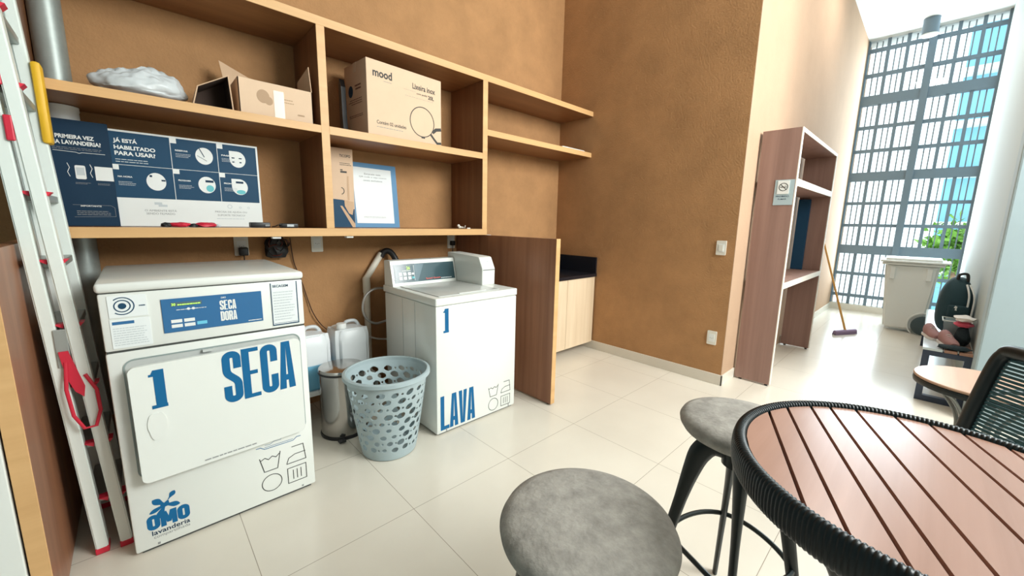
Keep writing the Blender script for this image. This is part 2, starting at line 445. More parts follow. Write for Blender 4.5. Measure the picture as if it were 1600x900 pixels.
    def build(s, name, m, parent): 
        me = bpy.data.meshes.new(name); s.b.to_mesh(me); s.b.free(); me.materials.append(m)
        o = bpy.data.objects.new(name, me); COL.objects.link(o); adopt(o, parent); return o

def rrect(u0, v0, u1, v1, r, n=6):
    out = []
    for cx, cy, a in ((u1 - r, v1 - r, 0), (u0 + r, v1 - r, PI / 2), (u0 + r, v0 + r, PI), (u1 - r, v0 + r, 1.5 * PI)):
        for i in range(n + 1):
            an = a + PI / 2 * i / n; out.append((cx + r * math.cos(an), cy + r * math.sin(an)))
    return out
def bez(pts, n=10):
    """Catmull-Rom through points"""
    P = [Vector(p) for p in pts]; out = []
    for i in range(len(P) - 1):
        a = P[max(i - 1, 0)]; b = P[i]; c = P[i + 1]; d = P[min(i + 2, len(P) - 1)]
        for k in range(n):
            t = k / n
            out.append(0.5 * ((2 * b) + (c - a) * t + (2 * a - 5 * b + 4 * c - d) * t * t + (3 * b - a - 3 * c + d) * t ** 3))
    out.append(P[-1]); return out

# ================================================================== SETTING
XS, YB, Y3, XW, YR, ZC = 3.486, 2.955, 1.0756, 8.62, -0.33, 4.21
XL, YV = -0.85, -2.4
XC = 4.15
struct('floor', MB().box(XL - .1, XW + .3, YV - 1.2, YB + .2, -0.12, 0), M_floor)
struct('ceiling', MB().box(XL - .1, XW + .3, YV - .2, YB + .2, ZC, ZC + .15), M_white)
struct('wall_back', MB().box(XL - .1, XS + .12, YB, YB + .15, 0, ZC), M_wall)
struct('wall_side', MB().box(XS, XS + .14, Y3 + .004, YB, 0, ZC), M_wall)
struct('wall_corridor', MB().box(XS + .0006, XW + .3, Y3, Y3 + .14, 0, ZC), M_wall2)
struct('wall_left', MB().box(XL - .12, XL, YV - .1, YB, 0, ZC), M_leftwall)
mb = MB()
mb.box(XL - .1, 1.2, YV - .12, YV, 0, ZC); mb.box(1.2, XC, YV - .12, YV, 4.05, ZC); mb.box(1.2, XC, YV - .12, YV, 0, 2.2)
struct('wall_rear', mb, M_white)
struct('wall_right', MB().box(XC + .22, XW + .12, YR - .15, YR, 0, ZC), M_col2)
struct('wall_pillar', MB().box(XC, XC + .21, YV - .12, -0.318, 0, ZC, bev=0.012), M_col)
mb = MB(); mb.box(XS - .012, XS, Y3 - .012, YB, 0, .09, bev=.002); mb.box(XS - .012, XS + .288, Y3 - .012, Y3, 0, .09, bev=.002)
struct('baseboard_side', mb, M_skirt)
struct('baseboard_corridor', MB().box(5.37, XW, Y3 - .012, Y3, 0, .09, bev=.002), M_skirt)
struct('trim_1', MB().box(XW - .06, XW + .06, YR, Y3, 0, .10), M_skirt)

# window_1: grille of slate metal, glass, thin louvre strips
win = bpy.data.objects.new('window_1', None); COL.objects.link(win); win.location = (XW, .37, 0); win['kind'] = 'structure'
mb = MB(); x0, x1 = XW - .05, XW + .05
for za, zb in ((3.26, 3.40), (2.10, 2.235), (.94, 1.08)): mb.box(x0, x1, YR, Y3, za, zb)
mb.box(x0 - .02, x1 + .02, .329, .41, .1, ZC)
mb.box(x0 - .004, x1 + .004, 1.06, Y3, .1, ZC); mb.box(x0 - .004, x1 + .004, YR, -.306, .1, ZC)
mb.build('window_frame', M_grille, win)
mb = MB()
for z in (.245, .61, 1.40, 1.75, 2.565, 2.925, 3.705, 4.07): mb.box(x0 + .02, x1 - .02, YR, Y3, z - .024, z + .024)
for y in (.843, .628, .123, -.103): mb.box(x0 + .023, x1 - .023, y - .019, y + .019, .1, ZC)
mb.build('glazing_bars', M_grille, win)
mb = MB()
for ya, yb in ((1.06, .857), (.829, .642), (.614, .41), (.329, .137), (.109, -.089), (-.117, -.306)):
    for k in (1, 2):
        y = ya + (yb - ya) * k / 3; mb.box(XW + .07, XW + .10, y - .007, y + .007, .1, ZC)
mb.build('louvre_strips', M_grille2, win)
mb = MB(); mb.box(XW - .004, XW + .004, YR, Y3, .1, ZC); mb.build('window_pane', M_glass, win)

# ================================================================== SHELVING
YF = 2.522
sh = thing('wall_shelving', 'long oak open wall shelving in two and three tiers above the laundry machines', 'shelving', (1.6, YB, 1.22))
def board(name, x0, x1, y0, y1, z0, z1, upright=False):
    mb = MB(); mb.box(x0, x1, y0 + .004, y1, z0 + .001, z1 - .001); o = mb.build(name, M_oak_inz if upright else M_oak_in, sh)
    e = MB(); e.box(x0, x1, y0, y0 + .004, z0, z1, bev=.001, seg=1); e.build('edge_banding', M_oak, o)  # one oak: front strip in its lit colour, board behind coloured as shaded
    return o
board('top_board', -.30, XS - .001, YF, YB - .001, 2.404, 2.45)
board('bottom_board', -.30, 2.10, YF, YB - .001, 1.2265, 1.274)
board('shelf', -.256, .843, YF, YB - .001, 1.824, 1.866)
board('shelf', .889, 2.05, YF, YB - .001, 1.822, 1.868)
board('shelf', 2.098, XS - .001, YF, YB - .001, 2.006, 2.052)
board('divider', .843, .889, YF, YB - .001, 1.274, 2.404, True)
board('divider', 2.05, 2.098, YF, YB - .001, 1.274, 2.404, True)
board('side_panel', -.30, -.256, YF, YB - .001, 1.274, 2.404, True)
for x in (.575, .985, 2.135):
    mb = MB(); mb.box(x - .022, x + .022, YF + .012, YF + .05, 1.214, 1.2265, bev=.003); mb.build('cable_clip', M_print, sh)

def floor_panel(x0, x1, y0, y1, h, label):
    t = thing('divider_panel', label, 'panel', ((x0 + x1) / 2, (y0 + y1) / 2, 0))
    mb = MB(); mb.box(x0, x1, y0 + .004, y1, .012, h - .001); mb.build('board', M_panel, t)
    mb = MB(); mb.box(x0, x1, y0, y0 + .004, .012, h, bev=.001, seg=1); mb.build('edge_banding', M_oak, t)
    mb = MB()
    for y in (y0 + .04, y1 - .06): mb.lathe([(0, 0), (.012, 0), (.012, .012), (0, .012)], ((x0 + x1) / 2, y, 0), 12)
    mb.build('leveller', M_blk, t)
    return t
floor_panel(2.10, 2.142, 1.772, YB - .002, 1.2255, 'tall brown wood side panel standing right of the washing machine')
floor_panel(-.345, -.302, 1.80, YB - .002, 1.2255, 'tall brown wood side panel behind the ladder at the left edge')
mb = MB(); mb.box(-.402, -.350, 1.795, YB - .002, 0, 1.18, bev=.003)
tag(mb.build('white_post', M_enamel), 'white painted upright board against the left wood panel', 'board')

# counter and cabinet in the corner
ct = thing('wall_cabinet', 'pale birch wall hung base cabinet in the corner under the black counter', 'cabinet', (2.8, 2.6, .08))
mb = MB(); mb.box(2.144, XS - .014, 2.405, YB - .002, .08, .788); mb.build('body', M_birch, ct)
for x0, x1 in ((2.146, 2.58), (2.584, 3.02), (3.024, XS - .015)):
    mb = MB(); mb.box(x0, x1, 2.388, 2.404, .082, .786, bev=.0015, seg=1); mb.build('door', M_birch, ct)
tp = thing('counter_top', 'black stone counter with upstand in the corner', 'countertop', (2.8, 2.6, .79))
mb = MB(); mb.box(2.144, XS - .002, 2.375, YB - .002, .79, .822, bev=.002); mb.build('slab', M_black, tp)
mb = MB(); mb.box(XS - .022, XS - .002, 2.38, YB - .024, .8225, .99, bev=.002); mb.box(2.144, XS - .002, YB - .022, YB - .002, .8225, .99, bev=.002); mb.build('upstand', M_black, tp)

# ================================================================== DRYER
D = 1.981
dx0, dx1 = -.123, .540
dry = thing('tumble_dryer', 'large white tumble dryer with blue SECA lettering on its door', 'dryer', ((dx0 + dx1) / 2, D + .35, 0))
mb = MB(); mb.box(dx0, dx1, D, D + .70, .012, .833, bev=.008); mb.build('cabinet', M_enamel, dry, smooth=True)
mb = MB(); mb.box(dx0 + .001, dx1 - .001, D + .001, D + .70, .8385, 1.052, bev=.007); cp = mb.build('control_housing', M_enamel, dry, smooth=True)
mb = MB(); mb.box(dx0 - .004, dx1 + .004, D - .006, D + .708, 1.0545, 1.089, bev=.012, seg=3); mb.build('top_cover', M_enamel, dry, smooth=True)
mb = MB(); mb.box(dx0 + .004, dx1 - .004, D + .005, D + .69, .83, 1.056); mb.build('seam', M_seam, dry)
mb = MB(); mb.box(dx0 + .02, dx1 - .02, D + .012, D + .69, .002, .014); mb.build('plinth', M_seam, dry)
fD = lambda e: (lambda u, v: Vector((u, D - e, v)))
# control panel
pn = MB(); pn.box(.042, .372, D - .0025, D + .001, .882, 1.0145, bev=.001, seg=1); pn = pn.build('control_panel', M_blue2, dry)
k = Mark(fD(.0032)); k.glyphs('SECA', .222, .950, .056, .040, .05).glyphs('DORA', .222, .904, .056, .040, .05)
k.text('OMO', .228, .998, .017, .007, .03); k.rows(.317, .889, .366, .893, 1, .9, 3, 0)
k.rows(.085, .968, .178, .972, 1, .6, 5, 0).disc(.122, .970, .005).disc(.137, .970, .005)
for a, b in ((.066, .919), (.105, .919), (.066, .900), (.105, .900)): k.rect(a, b, a + .033, b + .013)
k.build('lettering', M_print, pn)
k = Mark(fD(.0032)); k.rect(.144, .902, .176, .915); k.build('start_key', M_sky_ink, pn)
k = Mark(fD(.0032)); k.rect(.070, .984, .165, .999); k.build('display_window', M_con2, pn)
k = Mark(fD(.0040)); k.text('30', .072, .9865, .012, .010, .02).rows(.09, .987, .16, .994, 1, .6, 9, 0); k.build('display_digits', M_led, pn)
# payment sticker left
st = MB(); st.box(-.099, .004, D - .0015, D + .001, .962, 1.042); st = st.build('target_sticker', M_paper, dry)
k = Mark(fD(.0022)); k.ring(-.062, 1.004, .031, .0035, a0=-2.3, a1=2.3).ring(-.062, 1.004, .021, .0035).disc(-.062, 1.004, .011); k.rows(-.018, .999, -.001, 1.004, 1, .8, 2, 0); k.build('target_mark', M_navy, st)
st = MB(); st.box(-.100, .007, D - .0012, D + .001, .849, .955); st = st.build('instruction_sticker', M_paper, dry)
k = Mark(fD(.002)); k.rect(-.094, .937, -.064 + .028, .948); k.build('heading_blocks', M_blue2, st)
k = Mark(fD(.002)); k.rows(-.094, .860, .0, .930, 8, .3, 4); k.build('small_print', M_pale_ink, st)
# right sticker SECAGEM
st = MB(); st.box(.408, .515, D - .0012, D + .001, .851, 1.047); st = st.build('program_sticker', M_paper, dry)
k = Mark(fD(.002)); k.rect(.408, .851, .411, 1.043).rect(.511, .851, .515, 1.047).rect(.408, .851, .515, .856); k.rect(.414, .860, .511, .8615); k.text('SECAGEM', .416, 1.024, .062, .011, .02); k.build('blue_border', M_navy, st)
k = Mark(fD(.002)); k.rows(.417, .875, .503, 1.012, 11, .3, 8); k.build('small_print', M_pale_ink, st)
# door opening gasket and slightly ajar door
gk = MB()
op = rrect(-.084, .318, .513, .802, .035)
def ring_prism(mb, outer, inner, f, d0, d1):
    n = len(outer)
    A = [mb.b.verts.new(f(*p, d1)) for p in outer]; B = [mb.b.verts.new(f(*p, d1)) for p in inner]
    C = [mb.b.verts.new(f(*p, d0)) for p in outer]; E_ = [mb.b.verts.new(f(*p, d0)) for p in inner]
    for i in range(n):
        j = (i + 1) % n
        mb.b.faces.new((A[i], A[j], B[j], B[i])); mb.b.faces.new((A[j], A[i], C[i], C[j])); mb.b.faces.new((B[i], B[j], E_[j], E_[i])); mb.b.faces.new((C[j], C[i], E_[i], E_[j]))
fd3 = lambda u, v, d: Vector((u, D - d, v))
ring_prism(gk, op, rrect(-.079, .323, .508, .797, .030), fd3, -.001, .003)
gk.build('door_gasket', M_groove, dry)
gk = MB(); gk.prism(rrect(-.078, .324, .507, .796, .030), fd3, -.001, .0012); gk.build('door_recess', M_enamel_g, dry)
dth = math.radians(3.3); hx_ = .506
dfun = lambda u, v, d: Vector((hx_ - (hx_ - u) * math.cos(dth) - d * math.sin(dth) * 0, D - .006 - (hx_ - u) * math.sin(dth) - d, v))
mb = MB(); mb.prism(rrect(-.074, .322, .505, .782, .022), dfun, 0, .016)
dr = mb.build('door', M_enamel, dry)
fdr = lambda u, v: dfun(u, v, .0172)
k = Mark(fdr); k.glyphs('SECA', .204, .556, .272, .222, .045); k.build('lettering', M_blue, dr); k = Mark(fdr); k.glyphs('1', -.020, .610, .046, .150); k.build('numeral', M_blue, dr)
k = Mark(fdr); k.rows(.115, .336, .300, .342, 1, .8, 12, 0); k.build('small_print', M_grey_ink, dr)
mb = MB(); mb.prism([(-.016 + .029 * math.cos(a) * (1 if math.sin(a) > 0 else .9) + .005, .540 + .052 * max(-1, min(1, 1.25 * math.sin(a)))) for a in [i * PI / 12 for i in range(24)]], dfun, .0162, .0195); mb.build('finger_pull', M_enamel, dr)
mb = MB(); mb.box(.150, .185, D - .016, D, .787, .797); mb.build('latch', M_enamel_g, dry)
# logo low left, care symbols low right, tray pictogram
k = Mark(fD(.0008))
k.glyphs('OMO', -.081, .090, .132, .064, .04)
def drop(mk, u, v, du, dv, r0, r1, n=10):
    d = Vector((du, dv)); L_ = d.length; d.normalize(); nn = Vector((-d.y, d.x)); pl = []; pr_ = []
    for i in range(n + 1):
        f = i / n; r = r0 * (1 - f) + r1 * math.sin(min(1, f) * PI * .82 + .12) ** 2 * f * 1.6
        if i == n: r *= .25
        c = Vector((u, v)) + d * L_ * f; pl.append(tuple(c + nn * r)); pr_.append(tuple(c - nn * r))
    mk.poly(pl + pr_[::-1])
for du, dv, r in ((-.035, .034, .011), (-.048, -.020, .007), (.046, -.018, .009), (-.026, -.055, .010)): drop(k, -.022, .183, du, dv, .005, r)
drop(k, -.010, .200, .022, .030, .002, .009); k.poly([(-.036, .186), (-.022, .192), (-.010, .200), (-.008, .184), (-.014, .174), (-.030, .172)])
k.build('brand_mark', M_blue, dry)
k = Mark(fD(.0008)); k.text('lavanderia', -.070, .066, .118, .020, .015); k.build('brand_caption', M_navy2, dry)
k = Mark(fD(.0008)); k.text('compartilhada', -.066, .047, .113, .016, 0); k.build('brand_subcaption', M_grey_ink, dry)
k = Mark(fD(.0008)); k.care(.310, .062, .502, .246, .0035); k.build('care_symbols', M_seam, dry)
k = Mark(fD(.0008)); k.line([(.316, .292), (.334, .278), (.452, .278), (.470, .292)], .003).line([(.334, .286), (.452, .286)], .002).line([(.335, .297), (.356, .294), (.372, .304), (.400, .302), (.404, .310), (.38, .314)], .0015); k.rect(.30, .289, .316, .292).rect(.470, .289, .486, .292); k.build('tray_pictogram', M_blue2, dry)
for x in (dx0 + .07, dx1 - .06):
    mb = MB(); mb.box(x - .004, x + .004, D - .002, D, .022, .030); mb.build('screw', M_grey_ink, dry)

# ================================================================== WASHER
wx0, wx1, WY, WB = 1.244, 1.907, 1.959, 2.63
wash = thing('washing_machine', 'white top loading washing machine with blue LAVA lettering', 'washing machine', ((wx0 + wx1) / 2, (WY + WB) / 2, 0))
mb = MB(); mb.box(wx0, wx1, WY, WB - .01, .010, .827, bev=.008); mb.build('cabinet', M_enamel, wash, smooth=True)
mb = MB(); mb.box(wx0 + .02, wx1 - .02, WY + .012, WB - .02, .002, .012); mb.build('plinth', M_seam, wash)
mb = MB(); mb.box(wx0 - .003, wx1 + .003, WY - .004, WB + .01, .829, .877, bev=.008, seg=3); tpp = mb.build('top', M_enamel, wash, smooth=True)
mb = MB(); mb.box(wx0 + .045, wx0 + .53, WY + .035, 2.48, .8772, .8815, bev=.002); ld = mb.build('lid', M_enamel_g, wash, smooth=True)
mb = MB(); mb.box(wx0 + .20, wx0 + .42, WY + .040, WY + .056, .8815, .886, bev=.002); mb.build('lid_grip', M_enamel, ld)
for y in (2.20, 2.36):
    mb = MB(); mb.box(wx0 - .0015, wx0 + .001, y, y + .006, .02, .82); mb.build('side_crease', M_enamel_g, wash)
# console
cx0, cx1 = 1.252, 1.782
def con(u, v, d=0):  # v 0..1 up the slanted face
    f0 = Vector((0, 2.515, .8775)); f1 = Vector((0, 2.555, 1.047)); p = f0.lerp(f1, v); nrm = Vector((0, -.97, .23)); p = p + nrm * d; p.x = u; return p
mb = MB()
prof = [(2.505, .8775), (2.545, 1.047), (2.553, 1.052), (2.625, 1.052), (2.632, 1.045), (2.632, .8775)]
a = [mb.b.verts.new((cx0, y, z)) for y, z in prof]; c = [mb.b.verts.new((cx1, y, z)) for y, z in prof]
mb.b.faces.new(a); mb.b.faces.new(c[::-1])
for i in range(len(prof)): j = (i + 1) % len(prof); mb.b.faces.new((a[j], a[i], c[i], c[j]))
co = mb.build('console', M_enamel, wash)
def conf(e): 
    def f(u, v):
        p = Vector((u, 2.505 + .040 * v, .8775 + .1695 * v)); return p + Vector((0, -.973, .23)) * e
    return f
k = Mark(conf(.0012)); k.rect(1.268, .12, 1.772, .87); fp = k.build('facia', M_con, co)
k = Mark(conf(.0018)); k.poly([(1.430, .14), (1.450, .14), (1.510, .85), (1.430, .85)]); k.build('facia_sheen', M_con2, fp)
k = Mark(conf(.0022)); k.frame(1.276, .17, 1.428, .82, .0045); k.build('facia_border', M_pale_ink, fp)
k = Mark(conf(.0024))
for a_ in (1.305, 1.340, 1.375):
    for b_ in (.40, .23): k.rect(a_, b_, a_ + .024, b_ + .13)
k.rect(1.405, .42, 1.424, .50); k.rows(1.33, .58, 1.40, .62, 1, .8, 3, 0); k.build('keypad', M_print, fp)
k = Mark(conf(.0024)); k.rect(1.405, .26, 1.424, .34); k.build('start_key', M_teal_ink, fp)
k = Mark(conf(.0024)); k.text('26', 1.368, .64, .028, .13, .02); k.build('display_digits', M_led, fp)
k = Mark(conf(.0024)); k.text('Speed Queen', 1.515, .165, .125, .085, .02); k.build('red_lettering', M_red_ink, fp)
k = Mark(conf(.0024)); k.rows(1.645, .17, 1.74, .21, 1, .8, 5, 0); k.build('small_print', M_pale_ink, fp)
mb = MB(); mb.lathe([(0, 0), (.004, 0), (.004, .002), (0, .002)], (1.58, 2.56, 1.052), 10); mb.build('screw', M_seam, co)
# coin box on the right
mb = MB(); prof = [(2.195, .8775), (2.192, .995), (2.235, 1.075), (2.252, 1.080), (2.632, 1.092), (2.632, .8775)]
a = [mb.b.verts.new((1.787, y, z)) for y, z in prof]; c = [mb.b.verts.new((1.905, y, z)) for y, z in prof]
mb.b.faces.new(a); mb.b.faces.new(c[::-1])
for i in range(len(prof)): j = (i + 1) % len(prof); mb.b.faces.new((a[j], a[i], c[i], c[j]))
bmesh.ops.bevel(mb.b, geom=mb.b.edges[:], offset=.003, segments=2, affect='EDGES')
cb = mb.build('payment_box', M_enamel, wash, smooth=True)
mb = MB(); mb.box(1.795, 1.900, 2.189, 2.194, .984, .991); mb.build('box_slot', M_grey_ink, cb)
def cf(u, v): return Vector((u, 2.192 + .043 * v - .0012, .995 + .080 * v + .0006))
k = Mark(cf); k.ring(1.808, .6, .013, .002).text('OMO', 1.84, .58, .028, .1, .02); k.build('box_marking', M_pale_ink, cb)
fW = lambda u, v: Vector((u, WY - .0008, v))
k = Mark(fW); k.glyphs('LAVA', 1.270, .030, .272, .226, .05); k.build('lettering', M_blue, wash); k = Mark(fW); k.glyphs('1', 1.296, .660, .040, .150); k.build('numeral', M_blue, wash)
k = Mark(fW); k.care(1.658, .035, 1.862, .212, .0038); k.build('care_symbols', M_seam, wash)
for x in (wx0 + .07, wx1 - .06):
    mb = MB(); mb.box(x - .003, x + .003, WY - .002, WY, .016, .034); mb.build('screw', M_grey_ink, wash)

# ================================================================== LADDER
lad = thing('folding_ladder', 'folded aluminium stepladder with red and yellow plastic fittings at far left', 'ladder', (-.2, 2.3, 0))
def lerp(a, b, t): return a + (b - a) * t
def railx(x0, x1, z): return lerp(x0, x1, z / 1.181)
def rail(xa, xb, y, top, w, dpt, m=M_alu):
    mb = MB(); p0 = V(xa, y, .02); p1 = V(railx(xa, xb, top), y, top)
    n_ = [( -w / 2, -dpt / 2), (w / 2, -dpt / 2), (w / 2, dpt / 2), (-w / 2, dpt / 2)]
    a = [mb.b.verts.new(p0 + V(u, v, 0)) for u, v in n_]; c = [mb.b.verts.new(p1 + V(u, v, 0)) for u, v in n_]
    mb.b.faces.new(a); mb.b.faces.new(c[::-1])
    for i in range(4): j = (i + 1) % 4; mb.b.faces.new((a[j], a[i], c[i], c[j]))
    bmesh.ops.bevel(mb.b, geom=mb.b.edges[:], offset=.004, segments=2, affect='EDGES')
    o = mb.build('rail', m, lad, smooth=True)
    mb = MB(); mb.box(xa - w / 2 - .002, xa + w / 2 + .002, y - dpt / 2 - .002, y + dpt / 2 + .002, 0, .024, bev=.003); mb.build('foot', M_red, o)
    return o
RW = .036
rail(-.219, -.271, 2.128, 2.35, RW, .055); rail(-.149, -.216, 2.119, 2.42, RW, .055)
rail(-.219, -.271, 2.47, 2.35, RW, .05); rail(-.160, -.216, 2.47, 2.42, RW, .05)
for z in (.224, .461, .698, .934, 1.167, 1.40, 1.745, 1.98, 2.2):
    x = railx(-.149, -.216, z)
    mb = MB(); mb.box(x - .075, x + .014, 2.15, 2.445, z - .030, z - .004, bev=.003); s_ = mb.build('tread', M_alu_d, lad)
    mb = MB(); mb.prism([(x - .046, z + .003), (x - .019, z + .003), (x - .022, z - .014)], lambda u, v, d: V(u, 2.11 + d, v), 0, .04); mb.build('tread_cap', M_red, s_); mb = MB(); mb.prism([(x + .018, z + .003), (x + .031, z + .002), (x + .019, z - .012)], lambda u, v, d: V(u, 2.11 + d, v), 0, .05); mb.build('tread_cap', M_red, s_)
x = railx(-.149, -.216, .9)
mb = MB(); mb.box(x - .050, x - .016, 2.095, 2.104, .78, .92, bev=.002); mb.build('hinge_plate', M_alu_d, lad)
mb = MB(); mb.prism([(x - .044, .84), (x - .020, .84), (x + .008, .70), (x + .002, .66), (x - .018, .685), (x - .034, .74)], lambda u, v, d: V(u, 2.088 + d, v), 0, .007)
mb.tube([V(x - .03, 2.088, .80), V(x - .038, 2.076, .70), V(x - .03, 2.07, .60), V(x - .008, 2.066, .545), V(x + .022, 2.07, .545), V(x + .038, 2.08, .60), V(x + .036, 2.085, .68), V(x + .012, 2.088, .745)], .0055, 8, flat=(V(0, 1, 0), .7))
mb.build('strap_handle', M_red, lad, smooth=True)
mb = MB(); x = railx(-.160, -.216, 1.75); mb.box(x + .012, x + .040, 2.430, 2.500, 1.60, 1.90, bev=.01, M=None); mb.build('guard_plate', M_yel, lad, smooth=True)
for z in (1.79, 1.62):
    mb = MB(); mb.box(railx(-.219, -.271, z) + .016, railx(-.219, -.271, z) + .036, 2.09, 2.10, z - .06, z + .02, bev=.004)
    mb.build('locking_clip', M_red, lad)

# duct
du = thing('exhaust_duct', 'silver round exhaust duct rising behind the ladder', 'duct', (-.215, 2.86, .4))
mb = MB(); mb.lathe([(.054, .3), (.054, 1.8235)], (-.200, 2.865, 0), 32); mb.build('lower_pipe', M_duct, du, smooth=True)
mb = MB(); mb.lathe([(.054, 1.867), (.054, 2.403)], (-.200, 2.865, 0), 32); mb.lathe([(.054, 2.452), (.054, 4.205)], (-.200, 2.865, 0), 32); mb.build('upper_pipe', M_duct, du, smooth=True)
mb = MB(); mb.lathe([(.055, 1.74), (.060, 1.742), (.060, 1.80), (.062, 1.803), (.062, 1.822), (.055, 1.8225)], (-.200, 2.865, 0), 32); mb.build('collar', M_print, du, smooth=True)

# ================================================================== POSTERS ON THE LOWER SHELF
PY = 2.78
po = thing('instruction_board', 'wide navy and white JA ESTA HABILITADO instruction board on the lower shelf', 'sign', (.25, PY, 1.2745))
mb = MB(); mb.box(-.062, .562, PY - .003, PY + .004, 1.2748, 1.736); mb.build('board', M_print, po)
fP = lambda e: (lambda u, v: Vector((u, PY - .003 - e, v)))
u0, u1 = -.055, .553
cu = [u0, u0 + .228, u0 + .425, u1]; cv = [1.415, 1.572, 1.727]
k = Mark(fP(.0006))
k.rect(u0, cv[0], u1, cv[2]); k.build('navy_field', M_navy, po)
k = Mark(fP(.0012))
for u in cu[1:3]: k.rect(u - .0012, cv[0], u + .0012, cv[2])
k.rect(u0, cv[1] - .001, u1, cv[1] + .001)
k.text('JÁ ESTÁ', u0 + .018, 1.672, .085, .028, .035).text('HABILITADO', u0 + .018, 1.645, .150, .019, .035).text('PARA USAR?', u0 + .018, 1.617, .148, .020, .035)
k.rect(cu[1], 1.702, cu[1] + .026, 1.727).rect(cu[2], 1.702, cu[2] + .026, 1.727)
for u in cu[:3]: k.rect(u, 1.548, u + .026, 1.572)
for t_, u, v in (('RESERVAR', cu[1] + .018, 1.664), ('PAGUE', cu[2] + .018, 1.664), ('NA HORA', cu[0] + .018, 1.512), ('PROGRAMA', cu[1] + .018, 1.512), ('PRONTO', cu[2] + .018, 1.512)): k.text(t_, u, v, .052, .008, .03)
for i, (u, v) in enumerate(((cu[1] + .138, 1.652), (cu[2] + .092, 1.652), (cu[0] + .158, 1.500), (cu[1] + .138, 1.500), (cu[2] + .092, 1.500))):
    k.disc(u, v, .038, .044)
    if i in (1, 4): k.rect(u - .038, v, u, v + .044)
k.build('white_print', M_print, po)
k = Mark(fP(.0012))
for i, (u, v) in enumerate(((cu[0] + .018, 1.585), (cu[1] + .018, 1.635), (cu[2] + .018, 1.635), (cu[0] + .018, 1.475), (cu[1] + .018, 1.475), (cu[2] + .018, 1.475))): k.rows(u, v, u + (.15 if i == 0 else .065), v + .022, 3 if i else 2, .3, i + 20)
k.build('small_print', M_pale_ink, po)
k = Mark(fP(.0018))
c1_, c2_, c3_, c4_, c5_ = ((cu[1] + .138, 1.652), (cu[2] + .092, 1.652), (cu[0] + .158, 1.500), (cu[1] + .138, 1.500), (cu[2] + .092, 1.500))
k.line([(c1_[0] - .02, c1_[1] + .04), (c1_[0], c1_[1] - .005)], .004).line([(c1_[0] - .03, c1_[1] + .0), (c1_[0] + .01, c1_[1] - .025)], .002)
k.rect(c2_[0] - .028, c2_[1] + .004, c2_[0] - .014, c2_[1] + .010).rect(c2_[0] + .006, c2_[1] + .004, c2_[0] + .020, c2_[1] + .010).rect(c2_[0] - .026, c2_[1] - .018, c2_[0] - .016, c2_[1] - .012).rect(c2_[0] + .008, c2_[1] - .018, c2_[0] + .018, c2_[1] - .012)
k.rect(c4_[0] - .006, c4_[1] + .014, c4_[0] + .030, c4_[1] + .026).rect(c5_[0] - .018, c5_[1] + .020, c5_[0] + .018, c5_[1] + .031).rect(c3_[0] - .024, c3_[1] + .022, c3_[0] - .014, c3_[1] + .032).rect(c3_[0] + .020, c3_[1] + .004, c3_[0] + .036, c3_[1] + .012)
k.build('picture_lines', M_navy2, po)
k = Mark(fP(.0018)); k.disc(c4_[0] + .012, c4_[1] - .018, .017, .018).disc(c5_[0] + .004, c5_[1] - .028, .022, .012); k.build('picture_water', M_teal_ink, po)
k = Mark(fP(.0008)); k.text('O AMBIENTE ESTÁ', .045, 1.350, .125, .012, .0).text('SENDO FILMADO', .050, 1.334, .112, .010, .0).text('PRECISA DE AJUDA OU', .335, 1.350, .150, .012, 0).text('SUPORTE TÉCNICO?', .345, 1.334, .130, .012, 0)
k.build('grey_headings', M_grey_ink, po)
k = Mark(fP(.0008)); k.rect(.085, 1.385, .115, 1.397).rect(.10, 1.375, .135, 1.386).ring(.405, 1.388, .010, .003).ring(.455, 1.384, .005, .002).ring(.495, 1.384, .005, .002); k.rows(.34, 1.318, .47, 1.324, 1, .5, 6, 0); k.build('grey_icons', M_pale_ink, po)
# left board
pl_ = thing('welcome_board', 'dark navy PRIMEIRA VEZ board left of the white bordered one', 'sign', (-.18, PY - .012, 1.2745))
mb = MB(); mb.box(-.300, -.050, PY - .016, PY - .009, 1.2748, 1.752); mb.build('board', M_navy2, pl_)
fQ = lambda u, v: Vector((u, PY - .0166, v))
k = Mark(fQ); k.text('PRIMEIRA VEZ', -.222, 1.668, .122, .018, .035).text('NA LAVANDERIA?', -.238, 1.642, .158, .019, .035)
k.line([(-.235, 1.613), (-.165, 1.610), (-.155, 1.606), (-.145, 1.610), (-.070, 1.610)], .0018)
k.poly(rrect(-.176, 1.490, -.142, 1.552, .006)); k.text('IMPORTANTE', -.175, 1.364, .068, .007, .02)
k.line([(-.198, 1.56), (-.192, 1.54), (-.200, 1.52), (-.194, 1.50)], .002).line([(-.126, 1.56), (-.120, 1.54), (-.128, 1.52), (-.122, 1.50)], .002)
k.build('white_print', M_print, pl_)
k = Mark(lambda u, v: Vector((u, PY - .0172, v))); k.rect(-.172, 1.508, -.146, 1.542).rect(-.160, 1.516, -.152, 1.519); k.build('phone_screen', M_pale_ink, pl_)
k = Mark(fQ); k.rows(-.236, 1.620, -.08, 1.634, 2, .25, 31).rows(-.18, 1.468, -.13, 1.478, 2, .3, 32).rows(-.108, 1.468, -.06, 1.478, 2, .3, 33).rows(-.19, 1.326, -.07, 1.350, 3, .3, 34)
k.line([(-.2, 1.372), (-.075, 1.372), (-.062, 1.362), (-.062, 1.320), (-.2, 1.316)], .0012); k.build('small_print', M_grey_ink, pl_)
k = Mark(fQ); k.rect(-.112, 1.488, -.052, 1.552); k.build('white_square', M_print, pl_)

